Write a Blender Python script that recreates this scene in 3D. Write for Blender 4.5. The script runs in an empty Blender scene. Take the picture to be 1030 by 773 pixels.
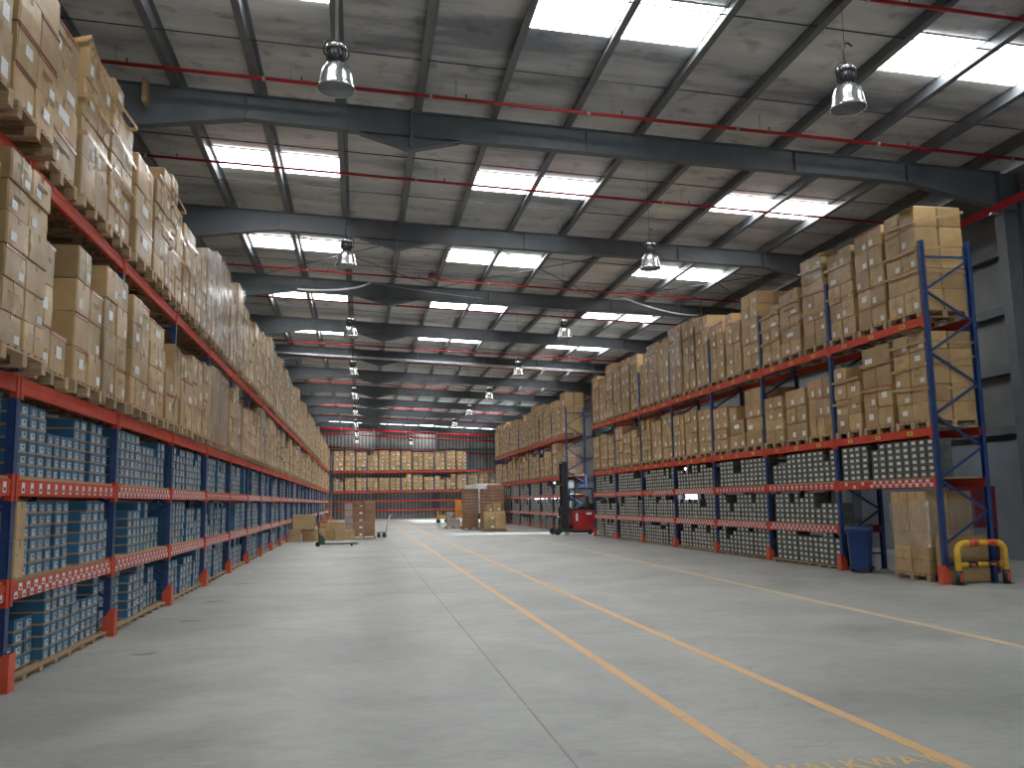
import bpy, math, random
from mathutils import Matrix, Vector
random.seed(7)
scene = bpy.context.scene
COL = scene.collection
PI = math.pi

# ------------------------------------------------------------------ helpers
class MB:
    """collects geometry, links it as ONE mesh object"""
    def __init__(s): s.v = []; s.f = []; s.m = []; s.sm = []
    def quad(s, a, b, c, d, m=0):
        n = len(s.v); s.v += [a, b, c, d]; s.f.append((n, n+1, n+2, n+3)); s.m.append(m); s.sm.append(False)
    def box(s, x0, x1, y0, y1, z0, z1, m=0, M=None):
        n = len(s.v)
        p = [(x0,y0,z0),(x1,y0,z0),(x1,y1,z0),(x0,y1,z0),(x0,y0,z1),(x1,y0,z1),(x1,y1,z1),(x0,y1,z1)]
        if M is not None: p = [tuple(M @ Vector(q)) for q in p]
        s.v += p
        for f in ((3,2,1,0),(4,5,6,7),(0,1,5,4),(1,2,6,5),(2,3,7,6),(3,0,4,7)):
            s.f.append(tuple(n+i for i in f)); s.m.append(m); s.sm.append(False)
    def bar(s, a, b, w, h=None, m=0, up=(0,0,1)):
        """rectangular bar from a to b"""
        h = w if h is None else h
        a = Vector(a); b = Vector(b); d = (b-a); L = d.length; d.normalize()
        u = Vector(up)
        if abs(d.dot(u)) > .98: u = Vector((0,1,0))
        r = d.cross(u).normalized(); u = r.cross(d)
        n = len(s.v)
        for q in (a, b):
            for (i, j) in ((-1,-1),(1,-1),(1,1),(-1,1)):
                s.v.append(tuple(q + r*(i*w/2) + u*(j*h/2)))
        for f in ((0,1,2,3),(7,6,5,4),(0,4,5,1),(1,5,6,2),(2,6,7,3),(3,7,4,0)):
            s.f.append(tuple(n+i for i in f)); s.m.append(m); s.sm.append(False)
    def tube(s, pts, r, m=0, seg=10, cap=True):
        pts = [Vector(p) for p in pts]; rs = r if isinstance(r, (list, tuple)) else [r]*len(pts)
        n0 = len(s.v); prev = None
        for i, p in enumerate(pts):
            d = (pts[min(i+1, len(pts)-1)] - pts[max(i-1, 0)]).normalized()
            u = Vector((0,0,1)) if abs(d.z) < .95 else Vector((0,1,0))
            if prev is not None:
                a = prev - d*prev.dot(d)
                a.normalize()
            else: a = d.cross(u).normalized()
            prev = a; b = d.cross(a)
            for k in range(seg):
                t = 2*PI*k/seg; s.v.append(tuple(p + (a*math.cos(t) + b*math.sin(t))*rs[i]))
        for i in range(len(pts)-1):
            for k in range(seg):
                k2 = (k+1) % seg; o = n0 + i*seg
                s.f.append((o+k, o+k2, o+seg+k2, o+seg+k)); s.m.append(m); s.sm.append(True)
        if cap:
            s.f.append(tuple(n0+k for k in range(seg))[::-1]); s.m.append(m); s.sm.append(False)
            o = n0+(len(pts)-1)*seg
            s.f.append(tuple(o+k for k in range(seg))); s.m.append(m); s.sm.append(False)
    def lathe(s, prof, c=(0,0,0), m=0, seg=24, axis='z'):
        n0 = len(s.v)
        for (r, z) in prof:
            for k in range(seg):
                t = 2*PI*k/seg; x, y = r*math.cos(t), r*math.sin(t)
                q = (x, y, z) if axis == 'z' else ((x, z, y) if axis == 'y' else (z, x, y))
                s.v.append((c[0]+q[0], c[1]+q[1], c[2]+q[2]))
        for i in range(len(prof)-1):
            for k in range(seg):
                k2 = (k+1) % seg; o = n0+i*seg
                s.f.append((o+k, o+k2, o+seg+k2, o+seg+k)); s.m.append(m); s.sm.append(True)
    def prism(s, poly, lo, hi, axis='x', m=0):
        """polygon extruded along an axis. poly in the two other axes"""
        n = len(s.v); k = len(poly)
        for e in (lo, hi):
            for (a, b) in poly:
                s.v.append({'x': (e, a, b), 'y': (a, e, b), 'z': (a, b, e)}[axis])
        s.f.append(tuple(n+i for i in range(k))); s.f.append(tuple(n+k+i for i in range(k))[::-1])
        for i in range(k):
            j = (i+1) % k; s.f.append((n+i, n+k+i, n+k+j, n+j))
        s.m += [m]*(k+2); s.sm += [False]*(k+2)
    def mesh(s, name, mats):
        me = bpy.data.meshes.new(name); me.from_pydata(s.v, [], s.f)
        for m in mats: me.materials.append(m)
        me.polygons.foreach_set('material_index', s.m)
        me.polygons.foreach_set('use_smooth', s.sm)
        me.update()
        return me
    def build(s, name, mats, parent=None, loc=None, fix=True):
        if not isinstance(mats, (list, tuple)): mats = [mats]
        me = s.mesh(name, mats)
        if fix:
            import bmesh
            bm = bmesh.new(); bm.from_mesh(me); bmesh.ops.recalc_face_normals(bm, faces=bm.faces); bm.to_mesh(me); bm.free()
        o = bpy.data.objects.new(name, me); COL.objects.link(o)
        if loc: o.location = loc
        if parent: o.parent = parent
        return o

def tag(o, label=None, cat=None, group=None, kind=None):
    if label: o['label'] = label
    if cat: o['category'] = cat
    if group: o['group'] = group
    if kind: o['kind'] = kind
    return o
def struct(o): o['kind'] = 'structure'; return o
def empty(name, loc=(0,0,0), rz=0.0):
    o = bpy.data.objects.new(name, None); COL.objects.link(o); o.location = loc; o.rotation_euler = (0,0,rz)
    o.empty_display_size = .2
    return o
def copy_tree(o, parent=None, skip=''):
    c = o.copy(); COL.objects.link(c)
    if parent: c.parent = parent
    for ch in list(o.children):
        if not (skip and ch.name.startswith(skip)): copy_tree(ch, c)
    return c
ORD = ['zeroth','first','second','third','fourth','fifth','sixth','seventh','eighth','ninth','tenth','eleventh','twelfth','thirteenth','fourteenth',
       'fifteenth','sixteenth','seventeenth','eighteenth','nineteenth','twentieth','twenty-first','twenty-second','twenty-third','twenty-fourth','twenty-fifth','twenty-sixth']

# ------------------------------------------------------------------ materials
class NT:
    def __init__(s, name):
        s.mat = bpy.data.materials.new(name); s.mat.use_nodes = True
        s.t = s.mat.node_tree; s.b = s.t.nodes['Principled BSDF']
    def n(s, typ, **kw):
        x = s.t.nodes.new(typ)
        for k, v in kw.items():
            if k in x.inputs.keys(): x.inputs[k].default_value = v
            else: setattr(x, k, v)
        return x
    def l(s, a, b): s.t.links.new(a, b)
def ramp(nt, src, stops):
    r = nt.n('ShaderNodeValToRGB'); cr = r.color_ramp
    while len(cr.elements) < len(stops): cr.elements.new(.5)
    for e, (p, c) in zip(cr.elements, stops): e.position = p; e.color = (*c, 1)
    nt.l(src, r.inputs['Fac']); return r
def noisy(name, c0, c1, scale=6, rough=.6, metal=0, island=0.0, bump=0.0, bscale=30, spec=.5, stretch=None, rough2=None, detail=4):
    """base colour mixed between two values by world-space noise (+ per piece variation)"""
    nt = NT(name); tc = nt.n('ShaderNodeNewGeometry')
    mp = nt.n('ShaderNodeMapping'); nt.l(tc.outputs['Position'], mp.inputs['Vector'])
    if stretch: mp.inputs['Scale'].default_value = stretch
    nz = nt.n('ShaderNodeTexNoise'); nz.inputs['Scale'].default_value = scale; nz.inputs['Detail'].default_value = detail
    nt.l(mp.outputs['Vector'], nz.inputs['Vector'])
    r = ramp(nt, nz.outputs['Fac'], [(.3, c0), (.7, c1)])
    out = r.outputs['Color']
    if island:
        g = nt.n('ShaderNodeNewGeometry'); oi = nt.n('ShaderNodeObjectInfo')
        ad = nt.n('ShaderNodeMath', operation='ADD'); nt.l(g.outputs['Random Per Island'], ad.inputs[0]); nt.l(oi.outputs['Random'], ad.inputs[1])
        fr = nt.n('ShaderNodeMath', operation='FRACT'); nt.l(ad.outputs[0], fr.inputs[0])
        mr = nt.n('ShaderNodeMapRange'); mr.inputs['To Min'].default_value = 1-island; mr.inputs['To Max'].default_value = 1+island
        nt.l(fr.outputs[0], mr.inputs['Value'])
        hs = nt.n('ShaderNodeHueSaturation'); nt.l(mr.outputs[0], hs.inputs['Value']); nt.l(out, hs.inputs['Color'])
        mr2 = nt.n('ShaderNodeMapRange'); mr2.inputs['To Min'].default_value = .488; mr2.inputs['To Max'].default_value = .508
        nt.l(g.outputs['Random Per Island'], mr2.inputs['Value']); nt.l(mr2.outputs[0], hs.inputs['Hue'])
        out = hs.outputs['Color']
    nt.l(out, nt.b.inputs['Base Color'])
    nt.b.inputs['Roughness'].default_value = rough; nt.b.inputs['Metallic'].default_value = metal
    nt.b.inputs['Specular IOR Level'].default_value = spec
    if rough2 is not None:
        mr = nt.n('ShaderNodeMapRange'); mr.inputs['To Min'].default_value = rough; mr.inputs['To Max'].default_value = rough2
        mr.inputs['From Min'].default_value = .35; mr.inputs['From Max'].default_value = .65
        nt.l(nz.outputs['Fac'], mr.inputs['Value']); nt.l(mr.outputs[0], nt.b.inputs['Roughness'])
    if bump:
        bz = nt.n('ShaderNodeTexNoise'); bz.inputs['Scale'].default_value = bscale; bz.inputs['Detail'].default_value = 3
        nt.l(mp.outputs['Vector'], bz.inputs['Vector'])
        bp = nt.n('ShaderNodeBump'); bp.inputs['Strength'].default_value = bump; bp.inputs['Distance'].default_value = .02
        nt.l(bz.outputs['Fac'], bp.inputs['Height']); nt.l(bp.outputs['Normal'], nt.b.inputs['Normal'])
    return nt.mat
M = {}
M['card'] = noisy('cardboard', (.33,.215,.098), (.455,.31,.145), 2.2, .46, island=.22, bump=.35, bscale=7, rough2=.26)
M['card_dark'] = noisy('cardboard_reddish', (.24,.125,.075), (.32,.175,.105), 3, .6, island=.15, bump=.2, bscale=9)
M['tape'] = noisy('packing_tape', (.40,.25,.12), (.5,.33,.17), 8, .16, bump=.3, bscale=25)
M['redtape'] = noisy('printed_tape', (.30,.10,.07), (.38,.15,.10), 8, .25)
M['paper'] = noisy('paper_label', (.62,.63,.62), (.78,.79,.78), 40, .45, island=.12)
M['ink'] = noisy('ink', (.04,.04,.05), (.06,.06,.07), 20, .6)
M['print'] = noisy('carton_print', (.17,.11,.065), (.22,.145,.09), 9, .6)
M['blue_card'] = noisy('blue_carton', (.016,.095,.185), (.028,.14,.25), 5, .5, island=.25)
M['blue_tray'] = noisy('tan_carton_tray', (.33,.20,.105), (.42,.27,.15), 8, .6, island=.15)
M['blue_label'] = noisy('blue_carton_label', (.30,.38,.43), (.46,.53,.56), 60, .5, island=.3)
M['grey_card'] = noisy('dark_grey_carton', (.060,.066,.058), (.105,.112,.098), 5, .55, island=.25)
M['grey_label'] = noisy('grey_carton_label', (.55,.55,.49), (.70,.70,.63), 40, .5, island=.12)
M['wood'] = noisy('pallet_wood', (.30,.20,.115), (.45,.32,.19), 7, .75, island=.25, stretch=(1,6,6))
M['post'] = noisy('blue_post_paint', (.012,.036,.125), (.020,.055,.175), 9, .42, bump=.05)
M['beam'] = noisy('orange_red_beam_paint', (.46,.040,.018), (.58,.062,.026), 4, .5, bump=.05, spec=.3)
M['guard'] = noisy('red_guard_paint', (.52,.065,.03), (.62,.09,.04), 6, .45)
M['yellowtag'] = noisy('yellow_tag', (.55,.42,.05), (.65,.5,.08), 30, .5)
M['steel'] = noisy('dark_grey_structural_paint', (.105,.122,.138), (.145,.163,.180), 2, .5)
M['purlin'] = noisy('purlin_paint', (.115,.128,.14), (.155,.168,.178), 2.5, .42)
M['redpipe'] = noisy('red_pipe_paint', (.36,.015,.022), (.46,.025,.032), 3, .35)
M['galv'] = noisy('galvanised_steel', (.42,.44,.45), (.55,.57,.58), 12, .35, metal=.6)
M['black'] = noisy('black_rubber', (.012,.012,.013), (.022,.022,.024), 12, .5)
M['dark'] = noisy('black_metal', (.02,.022,.026), (.035,.038,.042), 8, .4)
M['white'] = noisy('white_paint', (.74,.76,.78), (.82,.84,.86), 3, .35)
M['alu'] = noisy('spun_aluminium', (.72,.73,.72), (.82,.83,.82), 5, .22, metal=.9)
M['lampglass'] = noisy('lamp_glass', (.10,.12,.13), (.16,.18,.19), 5, .12)
M['binblue'] = noisy('blue_bin_plastic', (.012,.04,.15), (.018,.055,.19), 5, .35)
M['yellow'] = noisy('yellow_paint', (.60,.34,.03), (.72,.43,.05), 6, .4)
M['orange'] = noisy('orange_paint', (.66,.24,.03), (.75,.30,.05), 6, .45)
M['red'] = noisy('red_machine_paint', (.36,.022,.022), (.44,.035,.035), 4, .3)
M['green'] = noisy('dark_green_paint', (.02,.045,.035), (.035,.07,.05), 5, .4)
M['maroon'] = noisy('maroon_panel', (.10,.008,.015), (.15,.015,.025), 4, .4)
M['wall_lo'] = noisy('painted_block_wall', (.17,.19,.225), (.22,.245,.28), 1.3, .7, bump=.1)
M['wall_hi'] = noisy('grey_sheet_cladding', (.15,.16,.165), (.21,.22,.225), 1.5, .5)
M['wall_back'] = noisy('pale_rib_cladding', (.40,.40,.375), (.50,.50,.47), 1.5, .5)
M['beaconglass'] = noisy('amber_beacon', (.9,.45,.05), (.95,.5,.1), 5, .2)

# paint lines with worn patches
def worn(name, col):
    nt = NT(name); g = nt.n('ShaderNodeNewGeometry')
    z = nt.n('ShaderNodeTexNoise'); z.inputs['Scale'].default_value = 9; z.inputs['Detail'].default_value = 8; z.inputs['Roughness'].default_value = .75
    nt.l(g.outputs['Position'], z.inputs['Vector'])
    r = ramp(nt, z.outputs['Fac'], [(.36, (.33,.335,.30)), (.45, col)])
    nt.l(r.outputs['Color'], nt.b.inputs['Base Color']); nt.b.inputs['Roughness'].default_value = .55
    return nt.mat
M['line'] = worn('yellow_floor_line', (.64,.38,.15))
M['line_faint'] = worn('faded_floor_line', (.60,.42,.18))

M['line_pale'] = worn('pale_yellow_floor_line', (.56,.42,.24))
def floor_mat():
    nt = NT('polished_concrete'); g = nt.n('ShaderNodeNewGeometry'); pos = g.outputs['Position']
    a = nt.n('ShaderNodeTexNoise'); a.inputs['Scale'].default_value = .55; a.inputs['Detail'].default_value = 7; a.inputs['Roughness'].default_value = .62
    a.inputs['Distortion'].default_value = .6
    nt.l(pos, a.inputs['Vector'])
    mp = nt.n('ShaderNodeMapping'); mp.inputs['Scale'].default_value = (.7, 1.3, 1); mp.inputs['Rotation'].default_value = (0,0,.35)
    nt.l(pos, mp.inputs['Vector'])
    b = nt.n('ShaderNodeTexNoise'); b.inputs['Scale'].default_value = 1.3; b.inputs['Detail'].default_value = 9; b.inputs['Roughness'].default_value = .7
    nt.l(mp.outputs['Vector'], b.inputs['Vector'])
    r1 = ramp(nt, a.outputs['Fac'], [(.34, (.240,.250,.232)), (.62, (.345,.352,.322))])
    r2 = ramp(nt, b.outputs['Fac'], [(.30, (.62,.63,.645)), (.44, (.86,.865,.87)), (.60, (1.03,1.03,1.02))])
    mx = nt.n('ShaderNodeMix'); mx.data_type = 'RGBA'; mx.blend_type = 'MULTIPLY'; mx.inputs[0].default_value = .85
    nt.l(r1.outputs['Color'], mx.inputs[6]); nt.l(r2.outputs['Color'], mx.inputs[7])
    c = nt.n('ShaderNodeTexNoise'); c.inputs['Scale'].default_value = 5.5; c.inputs['Detail'].default_value = 10; c.inputs['Roughness'].default_value = .7
    c.inputs['Distortion'].default_value = 1.2
    nt.l(mp.outputs['Vector'], c.inputs['Vector'])
    r3 = ramp(nt, c.outputs['Fac'], [(.33, (.80,.80,.81)), (.5, (1,1,1)), (.68, (1.08,1.08,1.06))])
    m2 = nt.n('ShaderNodeMix'); m2.data_type = 'RGBA'; m2.blend_type = 'MULTIPLY'; m2.inputs[0].default_value = .8
    nt.l(mx.outputs[2], m2.inputs[6]); nt.l(r3.outputs['Color'], m2.inputs[7])
    nt.l(m2.outputs[2], nt.b.inputs['Base Color'])
    mr = nt.n('ShaderNodeMapRange'); mr.inputs['From Min'].default_value = .3; mr.inputs['From Max'].default_value = .7
    mr.inputs['To Min'].default_value = .34; mr.inputs['To Max'].default_value = .55
    nt.l(b.outputs['Fac'], mr.inputs['Value']); nt.l(mr.outputs[0], nt.b.inputs['Roughness'])
    return nt.mat
M['floor'] = floor_mat()
def roof_mat():
    """foil-faced insulation: grey sheet with dark dusty smears and faint brown stains, running across the purlins"""
    nt = NT('roof_insulation_foil'); g = nt.n('ShaderNodeNewGeometry'); pos = g.outputs['Position']
    mp = nt.n('ShaderNodeMapping'); mp.inputs['Scale'].default_value = (.16, .75, 1); nt.l(pos, mp.inputs['Vector'])
    a = nt.n('ShaderNodeTexNoise'); a.inputs['Scale'].default_value = 1.0; a.inputs['Detail'].default_value = 6; a.inputs['Roughness'].default_value = .65
    nt.l(mp.outputs['Vector'], a.inputs['Vector'])
    r1 = ramp(nt, a.outputs['Fac'], [(.34, (.24,.26,.29)), (.46, (.56,.57,.58)), (.66, (.84,.83,.80))])
    b = nt.n('ShaderNodeTexNoise'); b.inputs['Scale'].default_value = 2.4; b.inputs['Detail'].default_value = 8
    nt.l(pos, b.inputs['Vector'])
    r2 = ramp(nt, b.outputs['Fac'], [(.27, (.5,.5,.52)), (.42, (1,1,1))])
    mx = nt.n('ShaderNodeMix'); mx.data_type = 'RGBA'; mx.blend_type = 'MULTIPLY'; mx.inputs[0].default_value = .8
    nt.l(r1.outputs['Color'], mx.inputs[6]); nt.l(r2.outputs['Color'], mx.inputs[7])
    nt.l(mx.outputs[2], nt.b.inputs['Base Color'])
    nt.b.inputs['Roughness'].default_value = .5; nt.b.inputs['Metallic'].default_value = .1
    w = nt.n('ShaderNodeTexWave'); w.bands_direction = 'Y'; w.inputs['Scale'].default_value = .35; w.inputs['Distortion'].default_value = 2.5
    nt.l(pos, w.inputs['Vector'])
    bp = nt.n('ShaderNodeBump'); bp.inputs['Strength'].default_value = .12; bp.inputs['Distance'].default_value = .05
    nt.l(w.outputs['Fac'], bp.inputs['Height']); nt.l(bp.outputs['Normal'], nt.b.inputs['Normal'])
    return nt.mat
M['roof'] = roof_mat()
def emis(name, col, s):
    nt = NT(name); nt.b.inputs['Base Color'].default_value = (.8,.8,.8,1)
    nt.b.inputs['Emission Color'].default_value = (*col, 1); nt.b.inputs['Emission Strength'].default_value = s
    return nt.mat
SKY = 14.0
M['skylight'] = emis('daylight_roof_sheet', (.97,.985,1.0), SKY)
def film_mat():
    nt = NT('stretch_film'); nt.t.nodes.remove(nt.b)
    out = nt.t.nodes['Material Output']
    tr = nt.n('ShaderNodeBsdfTransparent'); gl = nt.n('ShaderNodeBsdfGlossy'); gl.inputs['Roughness'].default_value = .12
    df = nt.n('ShaderNodeBsdfDiffuse'); df.inputs['Color'].default_value = (.62,.63,.65,1)
    g = nt.n('ShaderNodeNewGeometry'); mp = nt.n('ShaderNodeMapping'); mp.inputs['Scale'].default_value = (7, 7, 2.2); mp.inputs['Rotation'].default_value = (.25,.2,0)
    nt.l(g.outputs['Position'], mp.inputs['Vector'])
    z = nt.n('ShaderNodeTexNoise'); z.inputs['Scale'].default_value = 1.6; z.inputs['Detail'].default_value = 5; nt.l(mp.outputs['Vector'], z.inputs['Vector'])
    bp = nt.n('ShaderNodeBump'); bp.inputs['Strength'].default_value = .9; bp.inputs['Distance'].default_value = .04
    nt.l(z.outputs['Fac'], bp.inputs['Height']); nt.l(bp.outputs['Normal'], gl.inputs['Normal'])
    m1 = nt.n('ShaderNodeMixShader'); m1.inputs[0].default_value = .35; nt.l(gl.outputs[0], m1.inputs[1]); nt.l(df.outputs[0], m1.inputs[2])
    r = nt.n('ShaderNodeMapRange'); r.inputs['From Min'].default_value = .4; r.inputs['From Max'].default_value = .7
    r.inputs['To Min'].default_value = .10; r.inputs['To Max'].default_value = .46; nt.l(z.outputs['Fac'], r.inputs['Value'])
    m2 = nt.n('ShaderNodeMixShader'); nt.l(r.outputs[0], m2.inputs[0]); nt.l(tr.outputs[0], m2.inputs[1]); nt.l(m1.outputs[0], m2.inputs[2])
    nt.l(m2.outputs[0], out.inputs['Surface'])
    return nt.mat
M['film'] = film_mat()

# ------------------------------------------------------------------ measured layout (metres; aisle runs along +Y, camera at the origin)
CAM_H = 1.55
XL, YL, XR, YR, BAY = -3.0, 8.555, 9.95, 14.34, 3.36
DEP = 1.0
ZL = [.83, 1.74, 2.65, 4.64]; ZTOP = 6.11
BH = .15                      # beam height
Z0, SL = 9.58, .0511          # rafter top at X=0 and the roof's fall to the right
F1, DF = 17.70, 7.38          # first visible rafter, rafter spacing
YB = 94.0                     # back wall
XW0, XW1 = -6.6, 14.95
YN = -9.0                     # unseen end behind the camera, closed by an added wall with an opening
def zr(x, off=0.0): return Z0 - SL*x + off

# ------------------------------------------------------------------ the shell
b = MB(); b.box(XW0-.3, XW1+7, YN, YB+.4, -.2, 0); struct(b.build('floor', M['floor']))
# roof sheet (sloping)
b = MB()
for (s0, s1) in ((XW0-.4, XW1+.4),):
    n = len(b.v)
    for (x, y) in ((s0,YN),(s1,YN),(s1,YB+.3),(s0,YB+.3)): b.v.append((x,y,zr(x,.28)))
    for (x, y) in ((s0,YN),(s1,YN),(s1,YB+.3),(s0,YB+.3)): b.v.append((x,y,zr(x,.36)))
    for f in ((0,1,2,3),(7,6,5,4),(0,4,5,1),(1,5,6,2),(2,6,7,3),(3,7,4,0)): b.f.append(tuple(n+i for i in f)); b.m.append(0); b.sm.append(False)
struct(b.build('ceiling', M['roof']))
# purlins: Z profile, 1.58 m apart
PX = [-3.58 + 1.583*k for k in range(-1, 12)]
tn = 1
for x in PX:
    b = MB(); z = zr(x)
    b.box(x-.014, x+.014, YN, YB, z, z+.275)
    b.box(x-.12, x+.014, YN, YB, z-.012, z+.012)
    b.box(x-.014, x+.09, YN, YB, z+.255, z+.278)
    struct(b.build('trim_%d' % tn, M['purlin'])); tn += 1
# rafters: tapered I sections with end haunches and the V bracket
def rafter(Y):
    global tn
    b = MB()
    xs = [XW0, -4.6, -2.3, .0, 4., 8., 12.1, 14.35]
    dep = [1.25, .92, .52, .55, .52, .50, .47, .86]
    for i in range(len(xs)-1):
        xa, xb = xs[i], xs[i+1]; za, zb = zr(xa), zr(xb); da, db = dep[i], dep[i+1]
        n = len(b.v)
        b.prism([(xa, za-da), (xb, zb-db), (xb, zb), (xa, za)], Y-.008, Y+.008, 'y')      # web
        b.prism([(xa, za-.016), (xb, zb-.016), (xb, zb), (xa, za)], Y-.11, Y+.11, 'y')   # top flange
        b.prism([(xa, za-da), (xb, zb-db), (xb, zb-db+.016), (xa, za-da+.016)], Y-.11, Y+.11, 'y')
    # stiffener plates
    for x in (-2.3, 4.7, 9.4, 12.1):
        b.box(x-.01, x+.01, Y-.10, Y+.10, zr(x)-.48, zr(x)-.02)
    # end plate splice with the shallow V haunch below
    b.box(.97, 1.03, Y-.13, Y+.13, zr(1)-.86, zr(1)+.02)
    b.prism([(-.05, zr(0)-.55), (1.0, zr(1)-.82), (2.0, zr(2)-.54)], Y-.008, Y+.008, 'y')
    for (xa, za, xb, zb) in ((-.05, zr(0)-.56, 1., zr(1)-.82), (1., zr(1)-.82, 2., zr(2)-.55)):
        b.prism([(xa, za-.016), (xb, zb-.016), (xb, zb), (xa, za)], Y-.10, Y+.10, 'y')
    # purlin cleats
    for x in PX:
        if XW0 < x < 14.3: b.box(x+.02, x+.035, Y-.06, Y+.06, zr(x), zr(x)+.2)
    struct(b.build('trim_%d' % tn, M['steel'])); tn += 1
    # columns of the same frame: right wall (tapered) and left wall
    b = MB()
    for (x0, x1b, x1t) in ((14.35, 14.72, 14.95),):
        zt = zr(14.6)
        b.prism([(x0+.12, 0), (x1b, 0), (x1t-.1, zt), (x0, zt)], Y-.008, Y+.008, 'y')
        b.prism([(x0+.12, 0), (x0+.14, 0), (x0+.02, zt), (x0, zt)], Y-.15, Y+.15, 'y')
        b.prism([(x1b, 0), (x1b+.02, 0), (x1t-.08, zt), (x1t-.1, zt)], Y-.15, Y+.15, 'y')
        b.box(x0, x1t-.1, Y-.15, Y+.15, zt-.9, zt-.88); b.box(x0+.05, x1b+.05, Y-.2, Y+.2, 0, .03)
    struct(b.build('trim_%d' % tn, M['steel'])); tn += 1
NF = 11
for k in range(-2, NF): rafter(F1 + DF*k)
# skylight strips: pairs of translucent sheets between purlins
wn = 1
offs = {-1: 2.75, 0: 3.58, 1: 3.25}
for k in range(-2, NF-1):
    y0 = F1 + DF*k + offs.get(k, 3.45)
    L = 1.28 if k < 1 else 1.38
    for i in (1, 2, 5, 6, 9, 10):
        xa, xb = PX[i] + .09, PX[i+1] - .05
        b = MB(); n = len(b.v)
        for zz in (.255, .272):
            for (x, y) in ((xa,y0),(xb,y0),(xb,y0+L),(xa,y0+L)): b.v.append((x,y,zr(x,zz)))
        for f in ((0,1,2,3),(7,6,5,4),(0,4,5,1),(1,5,6,2),(2,6,7,3),(3,7,4,0)): b.f.append(tuple(n+i2 for i2 in f)); b.m.append(0); b.sm.append(False)
        # metal trim flashing on the near edge
        for (x0_, x1_) in ((xa-.04, xb+.04),):
            n = len(b.v)
            for (yy, zz) in ((y0-.08,.235),(y0-.05,.235),(y0-.05,.262),(y0-.08,.262)):
                b.v.append((x0_, yy, zr(x0_, zz)))
            for (yy, zz) in ((y0-.08,.235),(y0-.05,.235),(y0-.05,.262),(y0-.08,.262)):
                b.v.append((x1_, yy, zr(x1_, zz)))
            for f in ((0,1,2,3),(7,6,5,4),(0,4,5,1),(1,5,6,2),(2,6,7,3),(3,7,4,0)): b.f.append(tuple(n+i2 for i2 in f)); b.m.append(1); b.sm.append(False)
        struct(b.build('window_%d' % wn, [M['skylight'], M['galv']])); wn += 1
for i in (3, 7):  # two extra glowing sheets, added to brighten the back wall; not real skylights
    xa, xb = PX[i]+.09, PX[i+1]-.05
    b = MB(); b.prism([(xa, zr(xa,.25)), (xb, zr(xb,.25)), (xb, zr(xb,.268)), (xa, zr(xa,.268))], 92.2, 93.2, 'y')
    struct(b.build('window_%d' % wn, [M['skylight']])); wn += 1
# sag rods / wires across the bays
for k in range(-1, NF-1):
    for (dy, r) in ((2.45, .012), (5.1, .010)):
        y = F1 + DF*k + dy
        b = MB(); b.tube([(XW0, y, zr(XW0, .02)), (14.4, y+.15, zr(14.4, .02))], r, seg=6)
        struct(b.build('trim_%d' % tn, M['dark'])); tn += 1
# diagonal rod bracing of the roof in two bays
for k in (1, 5):
    ya, yb2 = F1+DF*k, F1+DF*(k+1)
    b = MB()
    for xa in (-3.6, 2.72, 9.0):
        b.tube([(xa, ya, zr(xa,-.02)), (xa+6.3, yb2, zr(xa+6.3,-.02))], .012, seg=6)
        b.tube([(xa+6.3, ya, zr(xa+6.3,-.02)), (xa, yb2, zr(xa,-.02))], .012, seg=6)
    struct(b.build('trim_%d' % tn, M['dark'])); tn += 1

# walls. right wall: block below, cladding above, a wide dock door opening in the cross aisle
DY0, DY1, DZ = 38.6, 42.4, 4.6
D2Y0, D2Y1 = 66.0, 80.0
def wall_right():
    b = MB(); x0, x1 = XW1, XW1+.25
    segs = [(YN, DY0), (DY1, D2Y0), (D2Y1, YB)]
    for (a, c) in segs:
        b.box(x0, x1, a, c, 0, 2.75, 0); b.box(x0+.08, x1, a, c, 2.75, zr(14.95, .24), 1)
    for (a, c) in ((DY0, DY1), (D2Y0, D2Y1)): b.box(x0+.08, x1, a, c, DZ, zr(14.95, .24), 1)
    # horizontal girts and cladding ribs
    for (a, c) in segs:
        for z in (2.9, 4.3, 5.7, 7.1): b.box(x0-.10, x0+.09, a, c, z, z+.2, 2)
    return b.build('wall_right', [M['wall_lo'], M['wall_hi'], M['steel']])
struct(wall_right())
b = MB(); b.box(XW0-.25, XW0, YN, YB, 0, zr(XW0,.24)); struct(b.build('wall_left', M['wall_hi']))
b = MB(); b.box(XW0, XW1, YB, YB+.25, 0, 2.9, 1); b.box(XW0, XW1, YB, YB+.25, 2.9, zr(XW1,.0), 1)
n = len(b.v); b.prism([(XW0, zr(XW1)), (XW1, zr(XW1)), (XW0, zr(XW0,.24))], YB, YB+.25, 'y', 1)
x = XW0+.1
while x < XW1:
    b.box(x, x+.13, YB-.05, YB, .1, 8.7, 0); x += .36
for z in (4.7, 6.9): b.box(XW0, XW1, YB-.18, YB-.05, z, z+.2, 2)
for x in (-4.8, 1.5, 7.8, 11.3, 13.): b.box(x, x+.2, YB-.35, YB-.08, 0, 8.8, 2)
struct(b.build('wall_back', [M['wall_back'], M['wall_hi'], M['steel']]))
b = MB(); b.box(XW0, 1.5, YN-.25, YN, 0, 10.2); b.box(7.5, XW1, YN-.25, YN, 0, 10.2); b.box(1.5, 7.5, YN-.25, YN, 4.4, 10.2); struct(b.build('wall_front', M['wall_hi']))  # unseen end wall, added with its opening to limit light from behind
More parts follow.
